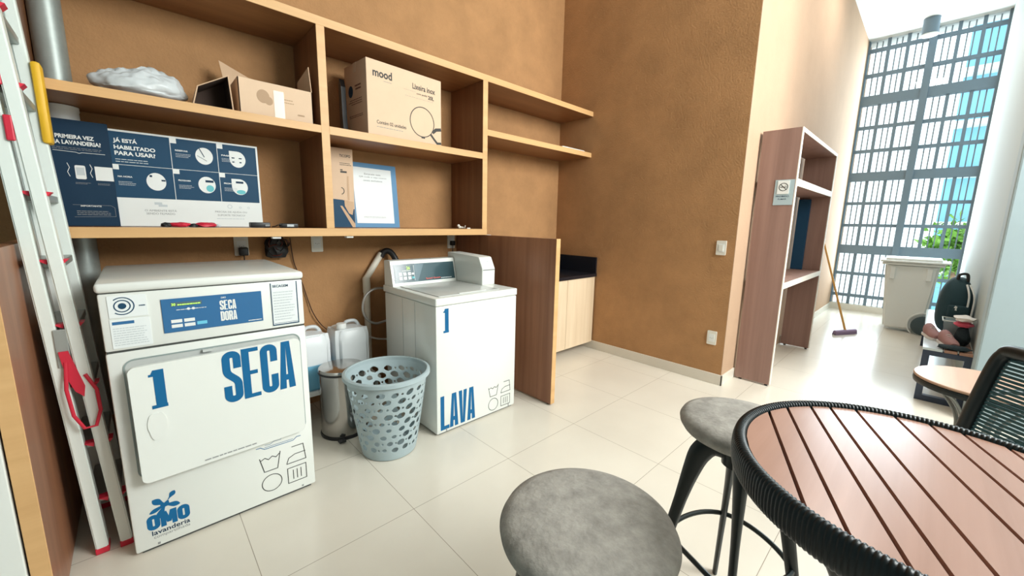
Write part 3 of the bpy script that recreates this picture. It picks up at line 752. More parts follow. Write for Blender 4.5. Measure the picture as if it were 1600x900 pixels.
# QR notice (code left out), tilted back on the shelf
QY = 2.88
nq = thing('blue_notice', 'blue framed white notice sheet leaning on the middle lower shelf', 'notice', (1.34, QY, 1.2745))
qf = lambda e: (lambda u, v: Vector((u, QY - e + (v - 1.2745) * .10, v)))
mb = MB(); mb.prism([(1.152, 1.2752), (1.508, 1.2752), (1.505, 1.737), (1.149, 1.738)], lambda u, v, d: qf(-d)(u, v), -.004, .004); mb.build('backing', mat('mid_blue_card', (0.06, 0.22, 0.42), 0.5), nq)
k = Mark(qf(.0048)); k.poly([(1.176, 1.305), (1.466, 1.305), (1.464, 1.702), (1.168, 1.706)]); k.build('sheet', M_paper, nq)
k = Mark(qf(.0056)); k.text('Escaneie este', 1.255, 1.655, .125, .013, .005).text('QR code e veja nossos', 1.215, 1.632, .210, .013, .005).text('canais exclusivos', 1.245, 1.609, .145, .013, .005); k.rows(1.23, 1.345, 1.42, 1.358, 2, .25, 40); k.build('lettering', M_grey_ink, nq)
# card box TICOPO
cbx = thing('cardboard_sleeve', 'tall printed cardboard sleeve marked TICOPO left of the blue notice', 'box', (1.02, 2.86, 1.2745))
mb = MB(); mb.box(.900, 1.130, 2.80, 2.85, 1.2748, 1.800, bev=.002); mb.build('body', M_kraft2, cbx)
fC = lambda e: (lambda u, v: Vector((u, 2.80 - e, v)))
k = Mark(fC(.0008)); k.text('TICOPO', 1.040, 1.742, .074, .018, .02).rows(1.040, 1.690, 1.12, 1.712, 2, .35, 50, .3).rect(1.042, 1.640, 1.085, 1.652).rect(1.042, 1.655, 1.058, 1.662).ring(1.04, 1.52, .022, .005, a0=-1.4, a1=1.4); k.build('lettering', M_dark_ink, cbx)
k = Mark(fC(.0008)); k.poly([(.902, 1.276), (1.128, 1.276), (1.128, 1.40), (1.105, 1.40), (1.085, 1.45), (1.05, 1.46), (.902, 1.47)]); k.build('teal_ground', M_navy, cbx)
k = Mark(fC(.0016)); k.rect(1.085, 1.46, 1.097, 1.62).poly([(1.06, 1.46), (1.122, 1.45), (1.124, 1.42), (1.112, 1.36), (1.088, 1.37), (1.062, 1.42)]).poly([(1.03, 1.42), (1.045, 1.42), (1.128, 1.30), (1.128, 1.276), (1.11, 1.276)]); k.build('tool_picture', M_kraft, cbx)

# objects lying on the lower shelf
def lump(name, m, label, cat, c, r, sz, seed, amp=.35, parent=None, n=3, rot=0):
    b = bmesh.new(); bmesh.ops.create_icosphere(b, subdivisions=n, radius=1)
    for v in b.verts:
        d = 1 + amp * noise.noise(v.co * 1.7 + V(seed, seed * 2, 0)); z = max(v.co.z * d, -.75)
        x, y = v.co.x * d * r[0], v.co.y * d * r[1]
        v.co = V(c[0] + x * math.cos(rot) - y * math.sin(rot), c[1] + x * math.sin(rot) + y * math.cos(rot), c[2] + (z + .75) / 1.75 * sz)
    mb = MB(); mb.b.free(); mb.b = b
    o = mb.build(name, m, parent, smooth=True)
    if parent is None: tag(o, label, cat)
    return o
gl = thing('work_gloves', 'crumpled red and black cloth work gloves on the lower shelf before the board', 'gloves', (.22, 2.60, 1.2745))
lump('cuff', M_blk, None, None, (.115, 2.60, 1.275), (.022, .02), .022, 3, parent=gl); lump('palm', M_red, None, None, (.165, 2.60, 1.275), (.045, .03), .024, 5, parent=gl)
lump('knot', M_blk, None, None, (.220, 2.60, 1.275), (.022, .02), .018, 8, parent=gl); lump('palm', M_red, None, None, (.270, 2.60, 1.275), (.045, .03), .026, 9, parent=gl); lump('fringe', M_film, None, None, (.318, 2.60, 1.275), (.014, .015), .016, 11, parent=gl)
bl = thing('black_case', 'small flat black case on the lower shelf, nearer the board', 'case', (.50, 2.60, 1.2745))
mb = MB(); mb.box(.463, .556, 2.57, 2.63, 1.2748, 1.303, bev=.004); mb.build('body', M_blk, bl, smooth=True)
mb = MB(); mb.box(.53, .552, 2.566, 2.570, 1.283, 1.292); mb.build('tag', M_grey_ink, bl)
b2 = thing('cable_adapter', 'black power adapter with pale label on the lower shelf, beside the divider', 'adapter', (.66, 2.60, 1.2745))
mb = MB(); mb.box(.612, .700, 2.57, 2.63, 1.2748, 1.299, bev=.005); mb.tube(bez([V(.612, 2.60, 1.286), V(.598, 2.59, 1.290), V(.586, 2.60, 1.282), V(.572, 2.61, 1.280)], 4), .003, 6); mb.build('body', M_blk, b2, smooth=True)
mb = MB(); mb.box(.640, .676, 2.5685, 2.570, 1.281, 1.294); mb.build('label_patch', M_pale_ink, b2)
ky = thing('small_trinket', 'tiny pale metal trinket in the right end of the middle lower shelf', 'trinket', (1.98, 2.60, 1.2745))
mb = MB()
for i, (x, z, r) in enumerate(((1.885, 1.296, .013), (1.905, 1.286, .010), (1.925, 1.284, .008), (1.892, 1.283, .007))): mb.lathe([(0, -r), (r * .7, -r * .7), (r, 0), (r * .7, r * .7), (0, r)], (x, 2.62, z), 10)
mb.tube([V(1.945, 2.62, 1.278), V(1.952, 2.62, 1.300)], .003, 6); mb.tube([V(1.955, 2.60, 1.277), V(1.985, 2.60, 1.277)], .006, 6)
mb.build('beads', M_plate, ky, smooth=True)

# ================================================================== UPPER SHELF OBJECTS
mo = thing('bin_carton', 'large pale cardboard carton marked mood and Lixeira inox', 'box', (1.41, 2.72, 1.8685))
ang = math.radians(3.5); MX = Matrix.Translation((1.130, 2.535, 0)) @ Matrix.Rotation(ang, 4, 'Z')
mb = MB(); mb.box(0, .568, 0, .30, 1.8686, 2.318, bev=.003, M=MX); body = mb.build('body', M_kraft2, mo)
fM = lambda u, v: MX @ Vector((u, -.0008, 1.8685 + v))
k = Mark(fM); k.text('mood', .042, .352, .135, .050, .03); k; k.build('brand_lettering', M_dark_ink, mo); k = Mark(fM); k.text('Lixeira inox', .330, .345, .185, .036, .02).text('com pedal', .362, .312, .085, .016, .01).text('20L', .455, .302, .050, .026, .03); k.build('product_lettering', M_dark_ink, mo); k = Mark(fM); k.text('Contém 02 unidades', .060, .072, .215, .022, .012)
k.build('quantity_lettering', M_dark_ink, mo); k = Mark(fM)
k.ring(.405, .142, .098, .006).rect(.395, .034, .425, .046)
k.line([(.475, .070), (.505, .040), (.530, .018), (.565, .022)], .016).line([(.49, .085), (.52, .110), (.565, .118)], .022)
k.build('bin_picture', M_dark_ink, mo)
k = Mark(fM); k.rows(.270, .290, .500, .296, 1, .25, 60, 0).rows(.265, .328, .36, .333, 1, .25, 61, 0).rows(.06, .052, .25, .060, 1, .4, 62, 0).rows(.115, .335, .172, .340, 1, .5, 63, 0); k.build('small_print', M_grey_ink, mo)
fMs = lambda u, v: MX @ Vector((-.0008, u, 1.8685 + v))
k = Mark(fMs); k.disc(.215, .285, .032, .036); k.build('round_emblem', M_navy, mo)
k = Mark(fMs); k.rows(.075, .285, .165, .325, 2, .5, 64).rows(.065, .20, .25, .24, 3, .35, 65).rows(.06, .12, .25, .14, 2, .4, 66, .1); k.build('side_print', M_gap, mo)
mb = MB(); mb.box(-.0012, .0, .13, .17, 2.26, 2.318, M=MX); mb.box(0, .568, .13, .17, 2.318, 2.3188, M=MX); mb.build('tape', M_tape, mo)
mb = MB(); mb.prism([(2.74, 1.8688), (2.80, 1.8688), (2.80, 2.20), (2.785, 2.23), (2.76, 2.18), (2.755, 2.0)], lambda u, v, d: V(d, u, v), 1.058, 1.088)
tag(mb.build('black_folder', M_blk), 'thin black folder upright between the mood carton and divider', 'folder')

ob = thing('open_carton', 'small open pale cardboard box with raised flaps on the upper left shelf', 'box', (.63, 2.68, 1.8665))
mb = MB(); X0, X1, Y0_, Y1_, Z0, Z1 = .455, .812, 2.552, 2.80, 1.8668, 2.042
t_ = .004
mb.box(X0, X1, Y0_, Y0_ + t_, Z0, Z1); mb.box(X0, X1, Y1_ - t_, Y1_, Z0, Z1); mb.box(X0, X0 + t_, Y0_, Y1_, Z0, Z1); mb.box(X1 - t_, X1, Y0_, Y1_, Z0, Z1); mb.box(X0, X1, Y0_, Y1_, Z0, Z0 + t_)
mb.build('body', M_kraft2, ob)
mb = MB(); mb.prism([(Y0_, Z1), (Y1_, Z1), (Y1_ - .02, Z1 + .10), (Y0_ + .01, Z1 + .135)], lambda u, v, d: V(X1 - .004 + d - (v - Z1) * .05, u, v), 0, .004); mb.build('flap', M_kraft, ob)
mb = MB(); mb.prism([(X0 - .02, Z1), (X1 - .07, Z1), (X1 - .07, Z1 + .05), (X0 + .10, Z1 + .075), (X0 - .03, Z1 + .14)], lambda u, v, d: V(u, Y1_ - .02 + d + (v - Z1) * .4, v), 0, .004); mb.build('flap', M_kraft, ob)
mb = MB(); mb.box(.56, .72, 2.57, 2.70, 2.035, 2.048, bev=.003); mb.build('packing_sheet', M_print, ob)
k = Mark(lambda u, v: V(u, Y0_ - .0008, v)); k.disc(.565, 1.968, .030, .034).disc(.59, 1.950, .020, .022).rows(.635, 1.955, .73, 1.985, 2, .3, 70).rows(.73, 1.90, .765, 1.912, 1, .6, 71, 0); k.build('printed_mark', mat('faded_ink', (0.45, 0.30, 0.19), 0.8), ob)
k = Mark(lambda u, v: V(u, Y0_ - .0012, v)); k.rect(.615, 1.868, .665, 2.01); k.build('tape', M_tape, ob)
sb_ = thing('tipped_carton', 'small cardboard box lying open with shade painted inside, beside the pale open box', 'box', (.36, 2.66, 1.8665))
mb = MB()
P0, P1, P2, P3 = (.262, 1.8668), (.440, 1.8668), (.432, 2.035), (.285, 1.955)
P1 = (.428, 1.8668); P2 = (.418, 2.035); q = [P0, P1, P2, P3]; cc = Vector((sum(p[0] for p in q) / 4, sum(p[1] for p in q) / 4))
inn = [tuple(cc + (Vector(p) - cc) * .93) for p in q]
f_ = lambda u, v, d: V(u + d * .02, 2.545 + d, v)
ring_prism(mb, q, inn, lambda u, v, d: f_(u, v, -d), 0, -.16)
mb.build('body', M_kraft, sb_)
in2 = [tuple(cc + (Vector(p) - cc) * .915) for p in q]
mb = MB(); mb.prism(inn, f_, .155, .158); ring_prism(mb, inn, in2, lambda u, v, d: f_(u, v, -d), -.004, -.154); mb.build('shade_lining', M_kraftd, sb_)  # added lining, paints the shade inside the box
# bag
b = bmesh.new(); bmesh.ops.create_icosphere(b, subdivisions=5, radius=1)
for v in b.verts:
    p = v.co.copy(); nz = noise.noise(p * 2.2 + V(4, 1, 2)); n2 = noise.noise(p * 6 + V(1, 7, 3))
    d = 1 + .10 * nz + .035 * n2
    h_ = (p.z * d) if p.z > 0 else p.z * .35
    x = .085 + p.x * d * .165; y = 2.665 + p.y * d * .115
    v.co = V(x, max(y, 2.53), 1.8675 + max(0, (h_ + .33) / 1.33) * (.150 + .022 * math.sin(p.x * 2.2 - .6) + .012 * n2))
mb = MB(); mb.b.free(); mb.b = b
tag(mb.build('wrapped_disc', M_film, smooth=True), 'cloudy white plastic wrapped round bundle on the upper left shelf', 'bundle')
mb = MB()
for i in range(3): mb.box(3.02 + .01 * i, 3.40 - .012 * i, 2.535, 2.74, 2.0522 + i * .0035, 2.0552 + i * .0035)
tag(mb.build('paper_stack', M_print), 'thin white papers lying on the far right shelf', 'papers')

# ================================================================== SOCKETS AND CABLES
def plate(name, label, cat, f, du=.075, dv=.118, kind='socket'):
    """f(u, v, d) centre based"""
    t = thing(name, label, cat, f(0, 0, 0))
    mb = MB(); mb.prism(rrect(-du / 2, -dv / 2, du / 2, dv / 2, .006, 3), f, 0, .009); p = mb.build('cover_plate', M_plate, t)
    mb = MB(); mb.prism(rrect(-du / 2 + .014, -dv / 2 + .026, du / 2 - .014, dv / 2 - .026, .004, 3), f, .0092, .0115); mb.build('insert', M_print, t)
    mb = MB()
    if kind == 'socket':
        for a_ in (-.011, 0, .011): mb.prism([(a_ + .0022 * math.cos(i * PI / 3), .0022 * math.sin(i * PI / 3) - (.004 if a_ == 0 else 0)) for i in range(6)], f, .0116, .012)
        mb.build('pin_holes', M_seam, t)
    else:
        mb.prism(rrect(-.016, -.026, .016, .026, .003, 2), f, .0116, .0145); mb.build('rocker', M_plate, t)
    return t
fb = lambda x, z: (lambda u, v, d: V(x + u, YB - d, z + v))
fs = lambda y, z: (lambda u, v, d: V(XS - d, y + u, z + v))
plate('wall_socket', 'white wall socket behind the dryer with a black plug in it', 'socket', fb(.470, 1.152))
plate('wall_socket', 'empty white wall socket below the shelf divider', 'socket', fb(.914, 1.160))
plate('wall_socket', 'white wall socket above the washing machine with a black plug', 'socket', fb(2.040, 1.152))
plate('light_switch', 'upper white switch plate on the brown side wall', 'switch', fs(1.180, 1.160), kind='switch')
plate('wall_socket', 'low white socket plate near the skirting of the side wall', 'socket', fs(1.180, .397))
def plug(x, z, pts, label, r=.0035, m=M_blk, s=1):
    t = thing('power_cord', label, 'cord', (x, YB - .03, z))
    mb = MB(); mb.box(x - .019 * s, x + .019 * s, YB - .050, YB - .0125, z - .028 * s, z + .012 * s, bev=.006); mb.build('plug', M_blk, t, smooth=True)
    mb = MB(); mb.tube(bez(pts, 8), r, 7); mb.build('cable', m, t, smooth=True)
    return t
plug(.475, 1.130, [V(.475, 2.92, 1.103), V(.47, 2.90, 1.02), V(.44, 2.85, .9), V(.42, 2.82, .6)], 'black power cord dropping behind the dryer', s=1.25)
plug(2.040, 1.148, [V(2.040, 2.92, 1.12), V(2.045, 2.93, 1.05), V(2.04, 2.9, .95), V(1.98, 2.80, .7)], 'thin black power cord behind the payment box')
rt = thing('cable_bundle', 'dark tangled bundle of cables hanging under the shelf behind the dryer', 'cables', (.65, 2.90, 1.12))
lump('bundle', M_blk, None, None, (.655, 2.915, 1.075), (.060, .033), .145, 14, amp=.5, parent=rt)
for i in range(9):
    rr = random.Random(i); c0 = V(.66 + rr.uniform(-.03, .03), 2.90, 1.14 + rr.uniform(-.02, .03)); R_ = rr.uniform(.035, .06); pts = [c0 + V(R_ * math.cos(a), -.02 * math.sin(2 * a + i), R_ * .8 * math.sin(a)) for a in [j * PI / 8 + i for j in range(14)]]
    mb = MB(); mb.tube(pts, .003, 5); mb.build('cable_loop', M_blk if i % 4 else M_gap, rt, smooth=True)
mb = MB(); mb.tube(bez([V(.74, 2.93, 1.20), V(.757, 2.94, 1.036), V(.79, 2.94, .93), V(.826, 2.94, .78), V(.86, 2.93, .66), V(.92, 2.93, .56), V(1.0, 2.9, .50), V(1.1, 2.86, .47)], 8), .0035, 6)
tag(mb.build('thin_cable', mat('dark_brown_cable', (.06, .025, .015), .5), smooth=True), 'thin dark cable curving down the ochre wall to the white jugs', 'cable')
mb = MB(); mb.tube(bez([V(1.02, 2.87, .455), V(1.08, 2.86, .475), V(1.17, 2.86, .47), V(1.28, 2.84, .425), V(1.40, 2.80, .41)], 8), .007, 8)
tag(mb.build('white_cable', M_whtcab, smooth=True), 'thick white cable running from the jugs behind the washing machine', 'cable')
pp = thing('drain_pipe', 'bent cream PVC drain pipe on the wall left of the washing machine', 'pipe', (1.24, 2.92, .3))
mb = MB(); mb.tube([V(1.234, 2.915, .02), V(1.240, 2.915, .885)], .024, 16); mb.tube([V(1.240, 2.915, .890), V(1.365, 2.915, 1.075)], .024, 16); mb.build('pipe', M_pvc, pp, smooth=True)
mb = MB(); mb.lathe([(.026, .78), (.028, .785), (.028, .89), (.024, .90), (.0, .91)], (1.240, 2.915, 0), 16); mb.build('elbow', M_pvc, pp, smooth=True)
mb = MB(); mb.tube(bez([V(1.360, 2.91, 1.05), V(1.385, 2.905, 1.088), V(1.425, 2.89, 1.088), V(1.455, 2.86, 1.03), V(1.465, 2.82, .92), V(1.46, 2.72, .8)], 8), .023, 14); mb.build('hose_end', M_blk, pp, smooth=True)
mb = MB(); mb.tube(bez([V(1.38, 2.66, .80), V(1.33, 2.74, .825), V(1.235, 2.75, .834), V(1.16, 2.75, .79), V(1.135, 2.75, .70), V(1.16, 2.75, .62), V(1.225, 2.75, .575), V(1.31, 2.74, .585), V(1.40, 2.66, .62)], 8), .009, 8)
tag(mb.build('inlet_hose', M_hose, smooth=True), 'looped grey braided water hose left of the washing machine', 'hose')

# ================================================================== BASKET
BX, BY, BH, RB, RT = .975, 2.055, .485, .150, .226
def basket():
    t = thing('laundry_basket', 'round grey blue plastic laundry basket with oval holes', 'basket', (BX, BY, 0))
    NU, NV = 560, 150; z0, z1 = .004, BH - .02
    def R_(z): return RB + (RT - RB) * (z / BH) ** .9
    holes = []; rr = random.Random(3); rows = 9; big = 17
    for i in range(rows):
        z = .072 + i * .0425
        for j in range(big):
            a = 2 * PI * (j + .5 * (i % 2)) / big + rr.uniform(-.03, .03); s_ = rr.choice((.70, .9, 1.05, 1.15)); wd = R_(z) / .19
            holes.append((a, z + rr.uniform(-.003, .003), .0200 * s_ * wd, .0148 * s_, rr.uniform(.15, .45)))
            if rr.random() < .45: holes.append((a + PI / big, z + rr.uniform(-.002, .002), .0055 * wd, .0055, .2))
    def metric(h, a, z):
        d = (a - h[0] + PI) % (2 * PI) - PI; x = d * R_(h[1]); y = z - h[1]; c, s_ = math.cos(h[4]), math.sin(h[4]); x, y = x * c + y * s_, -x * s_ + y * c
        return math.sqrt((x / h[2]) ** 2 + (y / h[3]) ** 2)
    byrow = {}
    for h in holes:
        for q in range(int((h[1] - .035) * 100), int((h[1] + .035) * 100) + 1): byrow.setdefault(q, []).append(h)
    b = bmesh.new(); G = []; MT = {}
    for j in range(NV + 1):
        z = z0 + (z1 - z0) * j / NV; row = []
        for i in range(NU):
            a = 2 * PI * i / NU; best = (9, None)
            for h in byrow.get(int(z * 100), ()):
                d = (a - h[0] + PI) % (2 * PI) - PI
                if abs(d) < .2:
                    m_ = metric(h, a, z)
                    if m_ < best[0]: best = (m_, h)
            aa, zz = a, z
            if best[1] and .80 < best[0] < 1.22:
                h = best[1]; f = 1 / best[0]; d = (a - h[0] + PI) % (2 * PI) - PI; aa = h[0] + d * f; zz = h[1] + (z - h[1]) * f
            v = b.verts.new((BX + R_(zz) * math.cos(aa), BY + R_(zz) * math.sin(aa), zz)); row.append(v); MT[v] = best[0]
        G.append(row)
    for j in range(NV):
        for i in range(NU):
            q = (G[j][i], G[j][(i + 1) % NU], G[j + 1][(i + 1) % NU], G[j + 1][i])
            if min(MT[v] for v in q) < .80: continue
            if max(MT[v] for v in q) < 1.22 and sum(MT[v] for v in q) / 4 < 1.0: continue
            b.faces.new(q)
    for v in [v for v in b.verts if not v.link_faces]: b.verts.remove(v)
    mb = MB(); mb.b.free(); mb.b = b; mb.build('perforated_wall', M_basket, t, smooth=True, solid=.0028, fix=False)
    mb = MB(); mb.lathe([(0, .004), (RB - .002, .004), (RB + .001, .008), (RB - .002, .011), (0, .010)], (BX, BY, 0), 64); mb.build('bottom', M_basket, t, smooth=True)
    mb = MB(); r0 = R_(z1); mb.lathe([(r0 - .002, z1 - .004), (r0 - .003, BH - .004), (r0 + .001, BH), (r0 + .010, BH), (r0 + .017, BH - .005), (r0 + .018, BH - .024), (r0 + .015, BH - .026), (r0 + .014, BH - .010), (r0 + .004, BH - .008), (r0 + .002, z1 - .004)], (BX, BY, 0), 96)
    mb.build('rim', M_basket, t, smooth=True)
    for an in (-.35, -.35 + PI):
        pass
basket()

# steel bin
PX, PYY = .850, 2.425
sbn = thing('pedal_bin', 'small round stainless steel pedal bin behind the laundry basket', 'bin', (PX, PYY, 0))
mb = MB(); mb.lathe([(0, .012), (.132, .012), (.132, .40), (.130, .402)], (PX, PYY, 0), 64); mb.build('body', M_steel, sbn, smooth=True)
mb = MB(); mb.lathe([(0, .001), (.136, .001), (.138, .010), (.135, .022), (.131, .022)], (PX, PYY, 0), 64); mb.build('base_ring', M_blk, sbn, smooth=True)
mb = MB(); mb.lathe([(.130, .400), (.134, .402), (.134, .412), (.131, .414)], (PX, PYY, 0), 64); mb.build('top_ring', M_blk, sbn, smooth=True)
mb = MB(); mb.lathe([(.133, .414), (.133, .424), (.128, .431), (.10, .436), (.05, .439), (0, .440)], (PX, PYY, 0), 64); mb.build('lid', M_steel, sbn, smooth=True)
mb = MB(); mb.box(PX - .09, PX - .05, PYY - .165, PYY - .13, .008, .018, bev=.003); mb.build('pedal', M_blk, sbn)
# jugs on a stand
sd = thing('low_stand', 'low white stand carrying the two detergent jugs', 'stand', (.88, 2.72, 0))
mb = MB(); mb.box(.60, 1.18, 2.585, 2.87, .205, .235, bev=.003); mb.build('top', M_print, sd)
for x in (.625, 1.15):
    for y in (2.61, 2.85):
        mb = MB(); mb.box(x - .012, x + .012, y - .012, y + .012, 0, .205); mb.build('leg', M_alu_d, sd)
def jug(cx, cy, zl, label, nm):
    t = thing('detergent_jug', label, 'jug', (cx, cy, .235), 'detergent jugs on the low stand')
    b = bmesh.new(); bmesh.ops.create_cube(b, size=1); bmesh.ops.subdivide_edges(b, edges=b.edges[:], cuts=6, use_grid_fill=True)
    for v in b.verts:
        x, y, z = v.co * 2
        f = 1 - .16 * max(0, (z - .72) / .28) ** 1.5
        sq = 1 / max(1e-6, (abs(x) ** 5 + abs(y) ** 5) ** (1 / 5)) if max(abs(x), abs(y)) > .99 else 1
        x *= sq * f if max(abs(x), abs(y)) > .99 else f; y *= sq * f if max(abs(v.co.x * 2), abs(v.co.y * 2)) > .99 else f
        v.co = V(cx + x * .118, cy + y * .118, .2355 + (z + 1) / 2 * .355 + (.008 * (1 - x * x) if z > .99 else 0))
    bmesh.ops.bevel(b, geom=[e for e in b.edges if e.calc_face_angle(0) > .9], offset=.012, segments=3, affect='EDGES')
    mb = MB(); mb.b.free(); mb.b = b; mb.build('body', jug_mat(nm, zl), t, smooth=True)
    mb = MB(); mb.lathe([(.028, .585), (.030, .60), (.032, .602), (.032, .628), (.029, .632), (0, .632)], (cx - .055, cy - .04, 0), 24); mb.build('cap', M_print, t, smooth=True)
    mb = MB(); mb.tube(bez([V(cx - .02, cy + .02, .588), V(cx + .0, cy + .02, .622), V(cx + .06, cy + .02, .622), V(cx + .088, cy + .02, .582)], 5), .012, 10); mb.build('handle', M_film, t, smooth=True)
jug(.745, 2.715, .405, 'white plastic jug half full of blue liquid, nearest the dryer', 'jug_plastic_blue')
jug(1.010, 2.725, .05, 'all white plastic jug right of the blue filled one', 'jug_plastic_white')

# ================================================================== SECOND SHELF UNIT
U0, U1, UY0, UY1, UH = 3.776, 5.352, .785, 1.055, 2.097
un = thing('open_shelf_unit', 'tall free standing umber open shelf unit with cream front edges', 'shelf unit', (4.56, .92, 0))
def ub(name, x0, x1, z0, z1, edge=True, m=M_umb):
    mb = MB(); mb.box(x0, x1, UY0 + .006, UY1, z0, z1); o = mb.build(name, m, un)
    mb = MB(); mb.box(x0, x1, UY0, UY0 + .006, z0, z1); mb.build('edge_banding', M_cream, o)
ub('side_panel', U0, U0 + .036, .015, UH); ub('side_panel', U1 - .036, U1, .015, UH)
ub('top_board', U0 + .036, U1 - .036, UH - .030, UH)
ub('shelf', U0 + .036, U1 - .036, 1.662, 1.716); ub('shelf', U0 + .036, U1 - .036, .836, .885)
mb = MB()
for x in (U0 + .018, U1 - .018):
    for y in (UY0 + .03, UY1 - .04): mb.lathe([(0, 0), (.012, 0), (.012, .015), (0, .015)], (x, y, 0), 10)
mb.build('leveller', M_blk, un)
mb = MB(); mb.box(U1 - .075, U1 - .038, .945, 1.052, .8855, 1.640, bev=.003)  # dark blue panel modelled in place of a framed picture's reflection
tag(mb.build('blue_reflection', M_navy), 'dark blue upright panel for a picture reflection inside the open shelf unit', 'board')
sg = thing('no_smoking_sign', 'small square no smoking sign on the side of the shelf unit', 'sign', (U0, .87, 1.6))
mb = MB(); mb.box(U0 - .004, U0 - .0005, .795, .925, 1.512, 1.708); mb.build('acrylic_plate', M_acr, sg)
mb = MB(); mb.box(U0 - .0075, U0 - .0045, .826, .906, 1.598, 1.702); mb.build('white_square', M_print, sg)
fS = lambda u, v: Vector((U0 - .0082, .866 - u, v))
k = Mark(fS); k.ring(0, 1.652, .029, .005).line([(-.020, 1.672), (.020, 1.632)], .005).rect(-.022, 1.648, .012, 1.654).rect(.014, 1.648, .022, 1.654).line([(.010, 1.660), (.016, 1.666)], .002); k.build('symbol', M_dark_ink, sg)
fS2 = lambda u, v: Vector((U0 - .0046, .866 - u, v))
k = Mark(fS2); k.text('PROIBIDO', -.045, 1.574, .09, .012, .01).text('FUMAR', -.028, 1.553, .056, .010, .01); k.build('lettering', M_navy2, sg)

# ================================================================== BROOM, WHEELED BIN, CEILING LAMP
br = thing('push_broom', 'mauve headed broom with orange stick leaning on the peach wall', 'broom', (6.5, .61, 0))
hd = V(6.50, .605, 0); wl = V(6.93, 1.03, 1.16)
dl = (V(.12, -.30, 0)).normalized()
mb = MB(); c0, c1 = V(6.35, .70, .035) , V(6.66, .53, .035)
mb.tube([c0, c1], .022, 10, flat=(V(0, 0, 1), 1.1)); mb.build('head', M_broomh, br, smooth=True)
mb = MB()
for i in range(40):
    p = c0.lerp(c1, i / 39)
    for s_ in (-.014, 0, .014): mb.tube([p + V(s_ * .5, s_, 0), p + V(s_ * .8, s_ * 1.6, -.034)], .003, 4)
mb.build('bristles', M_broomh, br)
mb = MB(); mb.tube([V(6.505, .615, .05), wl], .012, 10); mb.build('stick', M_stick, br, smooth=True)

wb = thing('wheeled_bin', 'large white wheeled bin with domed lid in front of the window', 'bin', (7.45, .12, 0))
mb = MB(); X0 = 7.22
def quadbox(mb, b0, b1, m=None):
    lo = [mb.b.verts.new(V(*p)) for p in b0]; hi = [mb.b.verts.new(V(*p)) for p in b1]
    mb.b.faces.new(lo[::-1]); mb.b.faces.new(hi)
    for i in range(4): j = (i + 1) % 4; mb.b.faces.new((lo[i], lo[j], hi[j], hi[i]))
quadbox(mb, [(7.30, -.06, .03), (7.72, -.06, .03), (7.72, .32, .03), (7.30, .32, .03)], [(7.25, -.12, .90), (7.78, -.12, .90), (7.78, .39, .90), (7.25, .39, .90)])
bmesh.ops.bevel(mb.b, geom=mb.b.edges[:], offset=.025, segments=3, affect='EDGES'); mb.build('body', M_bin, wb, smooth=True)
mb = MB(); mb.box(7.22, 7.81, -.16, .42, .885, .915, bev=.01); mb.build('rim', M_bin, wb, smooth=True)
mb = MB(); mb.box(7.20, 7.83, -.18, .44, .918, .945, bev=.012); mb.box(7.24, 7.79, -.13, .39, .94, .975, bev=.016, seg=4); mb.build('lid', M_bin, wb, smooth=True)
mb = MB()
for y in (-.17, -.10): pass
mb.tube([V(7.24, -.195, .93), V(7.79, -.195, .93)], .014, 10); mb.build('handle', M_bin, wb, smooth=True)
mb = MB()
for z in (.80,): mb.box(7.235, 7.262, .28, .33, .70, .86, bev=.005); mb.box(7.235, 7.262, -.06, -.01, .70, .86, bev=.005)
mb.build('front_rib', M_bin, wb)
for x in (7.235, 7.765):
    MW = Matrix.Translation((x, -.07, .125)) @ Matrix.Rotation(PI / 2, 4, 'Y')
    mb = MB(); mb.lathe([(0, -.03), (.10, -.03), (.122, -.02), (.122, .02), (.10, .03), (.04, .03), (.035, .036), (0, .036)], (0, 0, 0), 32, M=MW); mb.build('wheel', M_binw, wb, smooth=True)
mb = MB(); MW = Matrix.Translation((7.28, -.07, .125)) @ Matrix.Rotation(PI / 2, 4, 'Y')
mb.lathe([(.15, -.012), (.165, -.012), (.165, .012), (.15, .012), (.15, -.012)], (0, 0, 0), 32, M=MW); mb.build('wheel_arch', M_bin, wb)

cl = thing('ceiling_spotlight', 'dark cylindrical surface lamp on the ceiling near the window', 'lamp', (8.2, .42, ZC))
mb = MB(); mb.lathe([(0, -.002), (.085, -.002), (.085, -.20), (.075, -.205), (0, -.205)], (8.22, .40, ZC), 32); mb.build('housing', M_grille, cl, smooth=True)
mb = MB(); mb.lathe([(.088, -.206), (.088, -.222), (.06, -.224), (0, -.224)], (8.22, .40, ZC), 32); mb.build('rim', M_print, cl, smooth=True)

# ================================================================== BENCH AND ITS LOAD
bn = thing('slatted_bench', 'slatted bench with glare painted outer slat and dark metal frame by the pillar', 'bench', (5.5, -.19, 0))
BX0, BX1 = 4.42, 6.62
mb = MB(); mb.box(BX0 - .005, BX1, -.168, -.060, .412, .432, bev=.003); mb.build('slat', M_slat_glare, bn)  # outer slat coloured with the glare from the window
for y in (-.245, -.322):
    mb = MB(); mb.box(BX0 - .005, BX1, y, y + .068, .412, .432, bev=.003); mb.build('slat', M_brown, bn)
for x in (BX0, BX1 - .05):
    mb = MB(); mb.box(x, x + .05, -.323, -.064, .372, .411, bev=.002); mb.box(x, x + .05, -.323, -.064, .0, .045, bev=.002); mb.box(x, x + .05, -.105, -.064, .044, .373, bev=.002); mb.box(x, x + .05, -.323, -.285, .044, .373, bev=.002); mb.build('leg_frame', M_indigo, bn)
mb = MB(); mb.box(BX0 + .05, BX1 - .05, -.215, -.185, .376, .408); mb.build('stretcher', M_indigo, bn)
